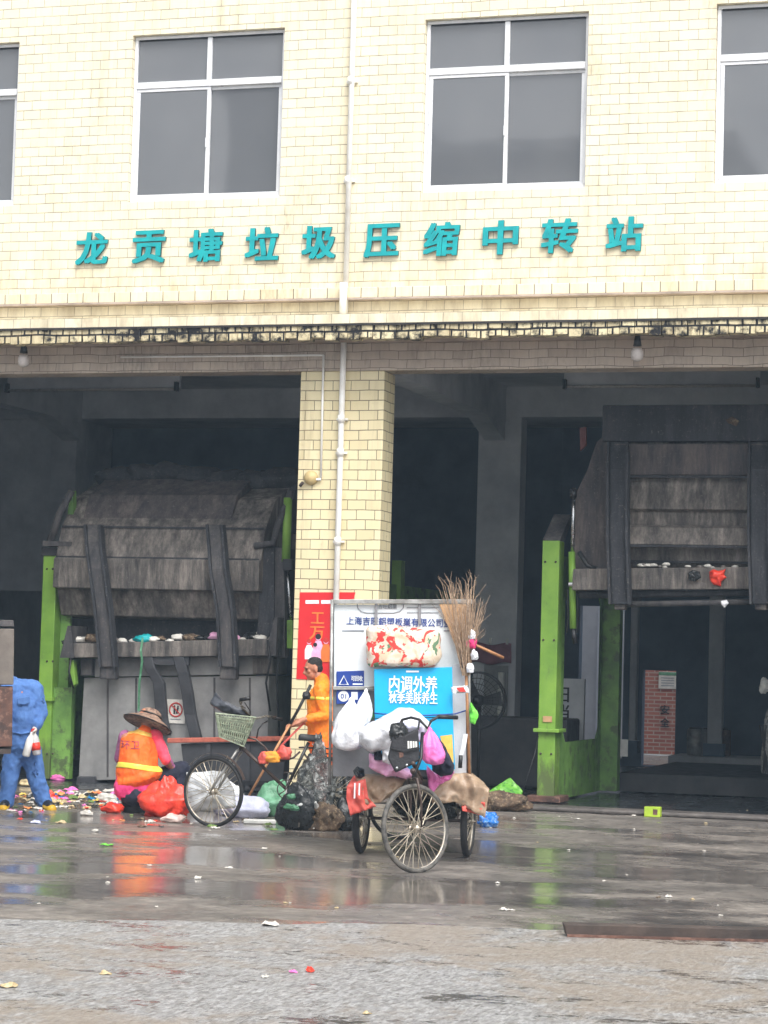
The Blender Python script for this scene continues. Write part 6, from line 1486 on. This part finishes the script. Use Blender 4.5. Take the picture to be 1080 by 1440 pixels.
# ------------------------------------------------------------------ litter
cols = {'white': mat('white_scrap', (212, 208, 200), .5, (170, 164, 154), 20), 'cream': mat('cream_scrap', (204, 186, 146), .6, (160, 140, 104), 20), 'red': M['bag_red'], 'pink': M['bag_pink'], 'yellow': mat('yellow_scrap', (222, 188, 90), .7), 'green': mat('leaf_green_scrap', (110, 136, 70), .7), 'brown': M['sack'], 'orange': mat('orange_scrap', (226, 140, 80), .6), 'blue': M['bag_blue'], 'dark': M['bag_black']}
r = random.Random(99)
where = 'heap of kitchen waste along the left bay'
for k in range(170):
    px = 14+150*r.random()**.9; py = 1112+26*r.random()**.8+(6 if px < 60 else 0)
    nm = r.choice(['white', 'white', 'cream', 'cream', 'pink', 'red', 'yellow', 'green', 'green', 'brown', 'brown', 'orange', 'dark', 'dark', 'blue'] if k % 9 else ['white'])
    s = r.uniform(.028, .082)*(1 if py < 1130 else .6); p = G(px, py)
    scrap('litter_scrap', '%s scrap in the %s' % (nm, where), p, s*1.15, cols[nm], k, where)
where = 'loose scraps around the bicycle'
for k in range(34):
    px = r.uniform(170, 500); py = 1150+r.uniform(-8, 14)+(4 if px > 300 else 0); nm = r.choice(['white', 'cream', 'brown', 'brown', 'dark', 'white', 'green', 'orange', 'red']); s = r.uniform(.02, .055)
    scrap('litter_scrap', '%s scrap on the wet ground around the bicycle' % nm, G(px, py), s, cols[nm], k+300, where)
where = 'specks of litter scattered over the wet yard'
spots = [(r.uniform(20, 1060), 1140+r.random()**1.6*150) for k in range(48)]
for k, (px, py) in enumerate(spots):
    nm = r.choice(['white', 'white', 'cream', 'brown', 'white']); s = r.uniform(.007, .018)
    scrap('litter_speck', 'tiny %s speck of litter on the wet yard' % nm, G(px, py), s*1.2, cols[nm], k+5, where)
for k, (px, py, w_, nm, lb) in enumerate(((150, 1190, .11, 'green', 'flat lime green leaf scrap in the middle of the left yard'), (210, 1218, .04, 'white', 'small white scrap left of the front wheel reflection'), (322, 1222, .07, 'white', 'white crumpled scrap below the bicycle on wet concrete'),
        (278, 1236, .07, 'white', 'thin white scrap on the wet yard below the bicycle wheel'), (372, 1194, .05, 'white', 'white scrap standing up on the yard below the bicycle'), (456, 1160, .11, 'white', 'white crumpled film in front of the brown sodden sack'),
        (50, 1158, .10, 'blue', 'white and blue wrapper on the wet yard before the blue worker'), (86, 1158, .10, 'cream', 'cream crumpled scrap right of the blue wrapper'), (122, 1147, .08, 'white', 'white scrap near the red flat bag'), (134, 1170, .05, 'white', 'lone white scrap left of the small red bag reflection'),
        (28, 1153, .07, 'red', 'small coral scrap before the blue worker'), (68, 1120, .10, 'red', 'red crumpled bag at the right boot of the blue worker'), (82, 1098, .12, 'pink', 'pink bag on top of the kitchen waste heap'), (150, 1128, .14, 'white', 'big white bag left of the crouching worker'),
        (38, 1106, .13, 'cream', 'cream bag between the legs of the blue worker'), (710, 1281, .07, 'white', 'white scrap near the seam of the yard below the tricycle'), (940, 1262, .05, 'white', 'white scrap on the wet yard at right'), (380, 1305, .10, 'white', 'flat white scrap lying on the seam of the yard'),
        (436, 1370, .07, 'red', 'bright orange red scrap on the rough concrete in front'), (412, 1371, .05, 'pink', 'dull pink scrap left of the orange one on the rough concrete'), (372, 1378, .06, 'white', 'pinkish white scrap on the rough concrete in front'), (148, 1374, .06, 'cream', 'cream scrap on the rough concrete at left'), (812, 1152, .05, 'white', 'white scrap before the threshold of the right bay'),
        (892, 1148, .04, 'white', 'white scrap on the threshold left of the green carton'), (800, 1196, .03, 'white', 'white scrap in the yard before the right compactor'), (12, 1392, .08, 'cream', 'flat cream scrap at the left edge of the rough concrete'), (516, 1430, .05, 'cream', 'flat pale scrap near the bottom of the rough concrete'))):
    m_ = M['bag_lime'] if 'lime' in lb else (M['bag_lav'] if nm == 'blue' else cols[nm])
    zz = .35 if w_ < .09 or 'flat' in lb else .55
    if 'bag' in lb: zz = .8
    p = G(px, py); p.z = .012 if py > 1300 else .002
    w_ *= .62 if py > 1150 else .8
    if 'bag' in lb: lump('litter_bag', lb, 'bag', p, (w_, w_*.6, w_*zz*.6), m_, k*3+1, amp=1.0, seg=24, rings=16)
    else: scrap('litter_scrap', lb, p, w_*.9, m_, k*3+1)

# ------------------------------------------------------------------ rainy air
hz = MB().box((-420, -420, -1.03), (420, 420, 28)).build('haze', bpy.data.materials.new('rain_haze'), None); hz['kind'] = 'stuff'
hm = hz.data.materials[0]; hm.use_nodes = True; ht = hm.node_tree; ht.nodes.remove(ht.nodes['Principled BSDF'])
hv = ht.nodes.new('ShaderNodeVolumePrincipled'); hv.inputs['Color'].default_value = (.6, .8, 1, 1); hv.inputs['Density'].default_value = .0015; hv.inputs['Anisotropy'].default_value = 0
ht.links.new(hv.outputs[0], ht.nodes['Material Output'].inputs['Volume'])
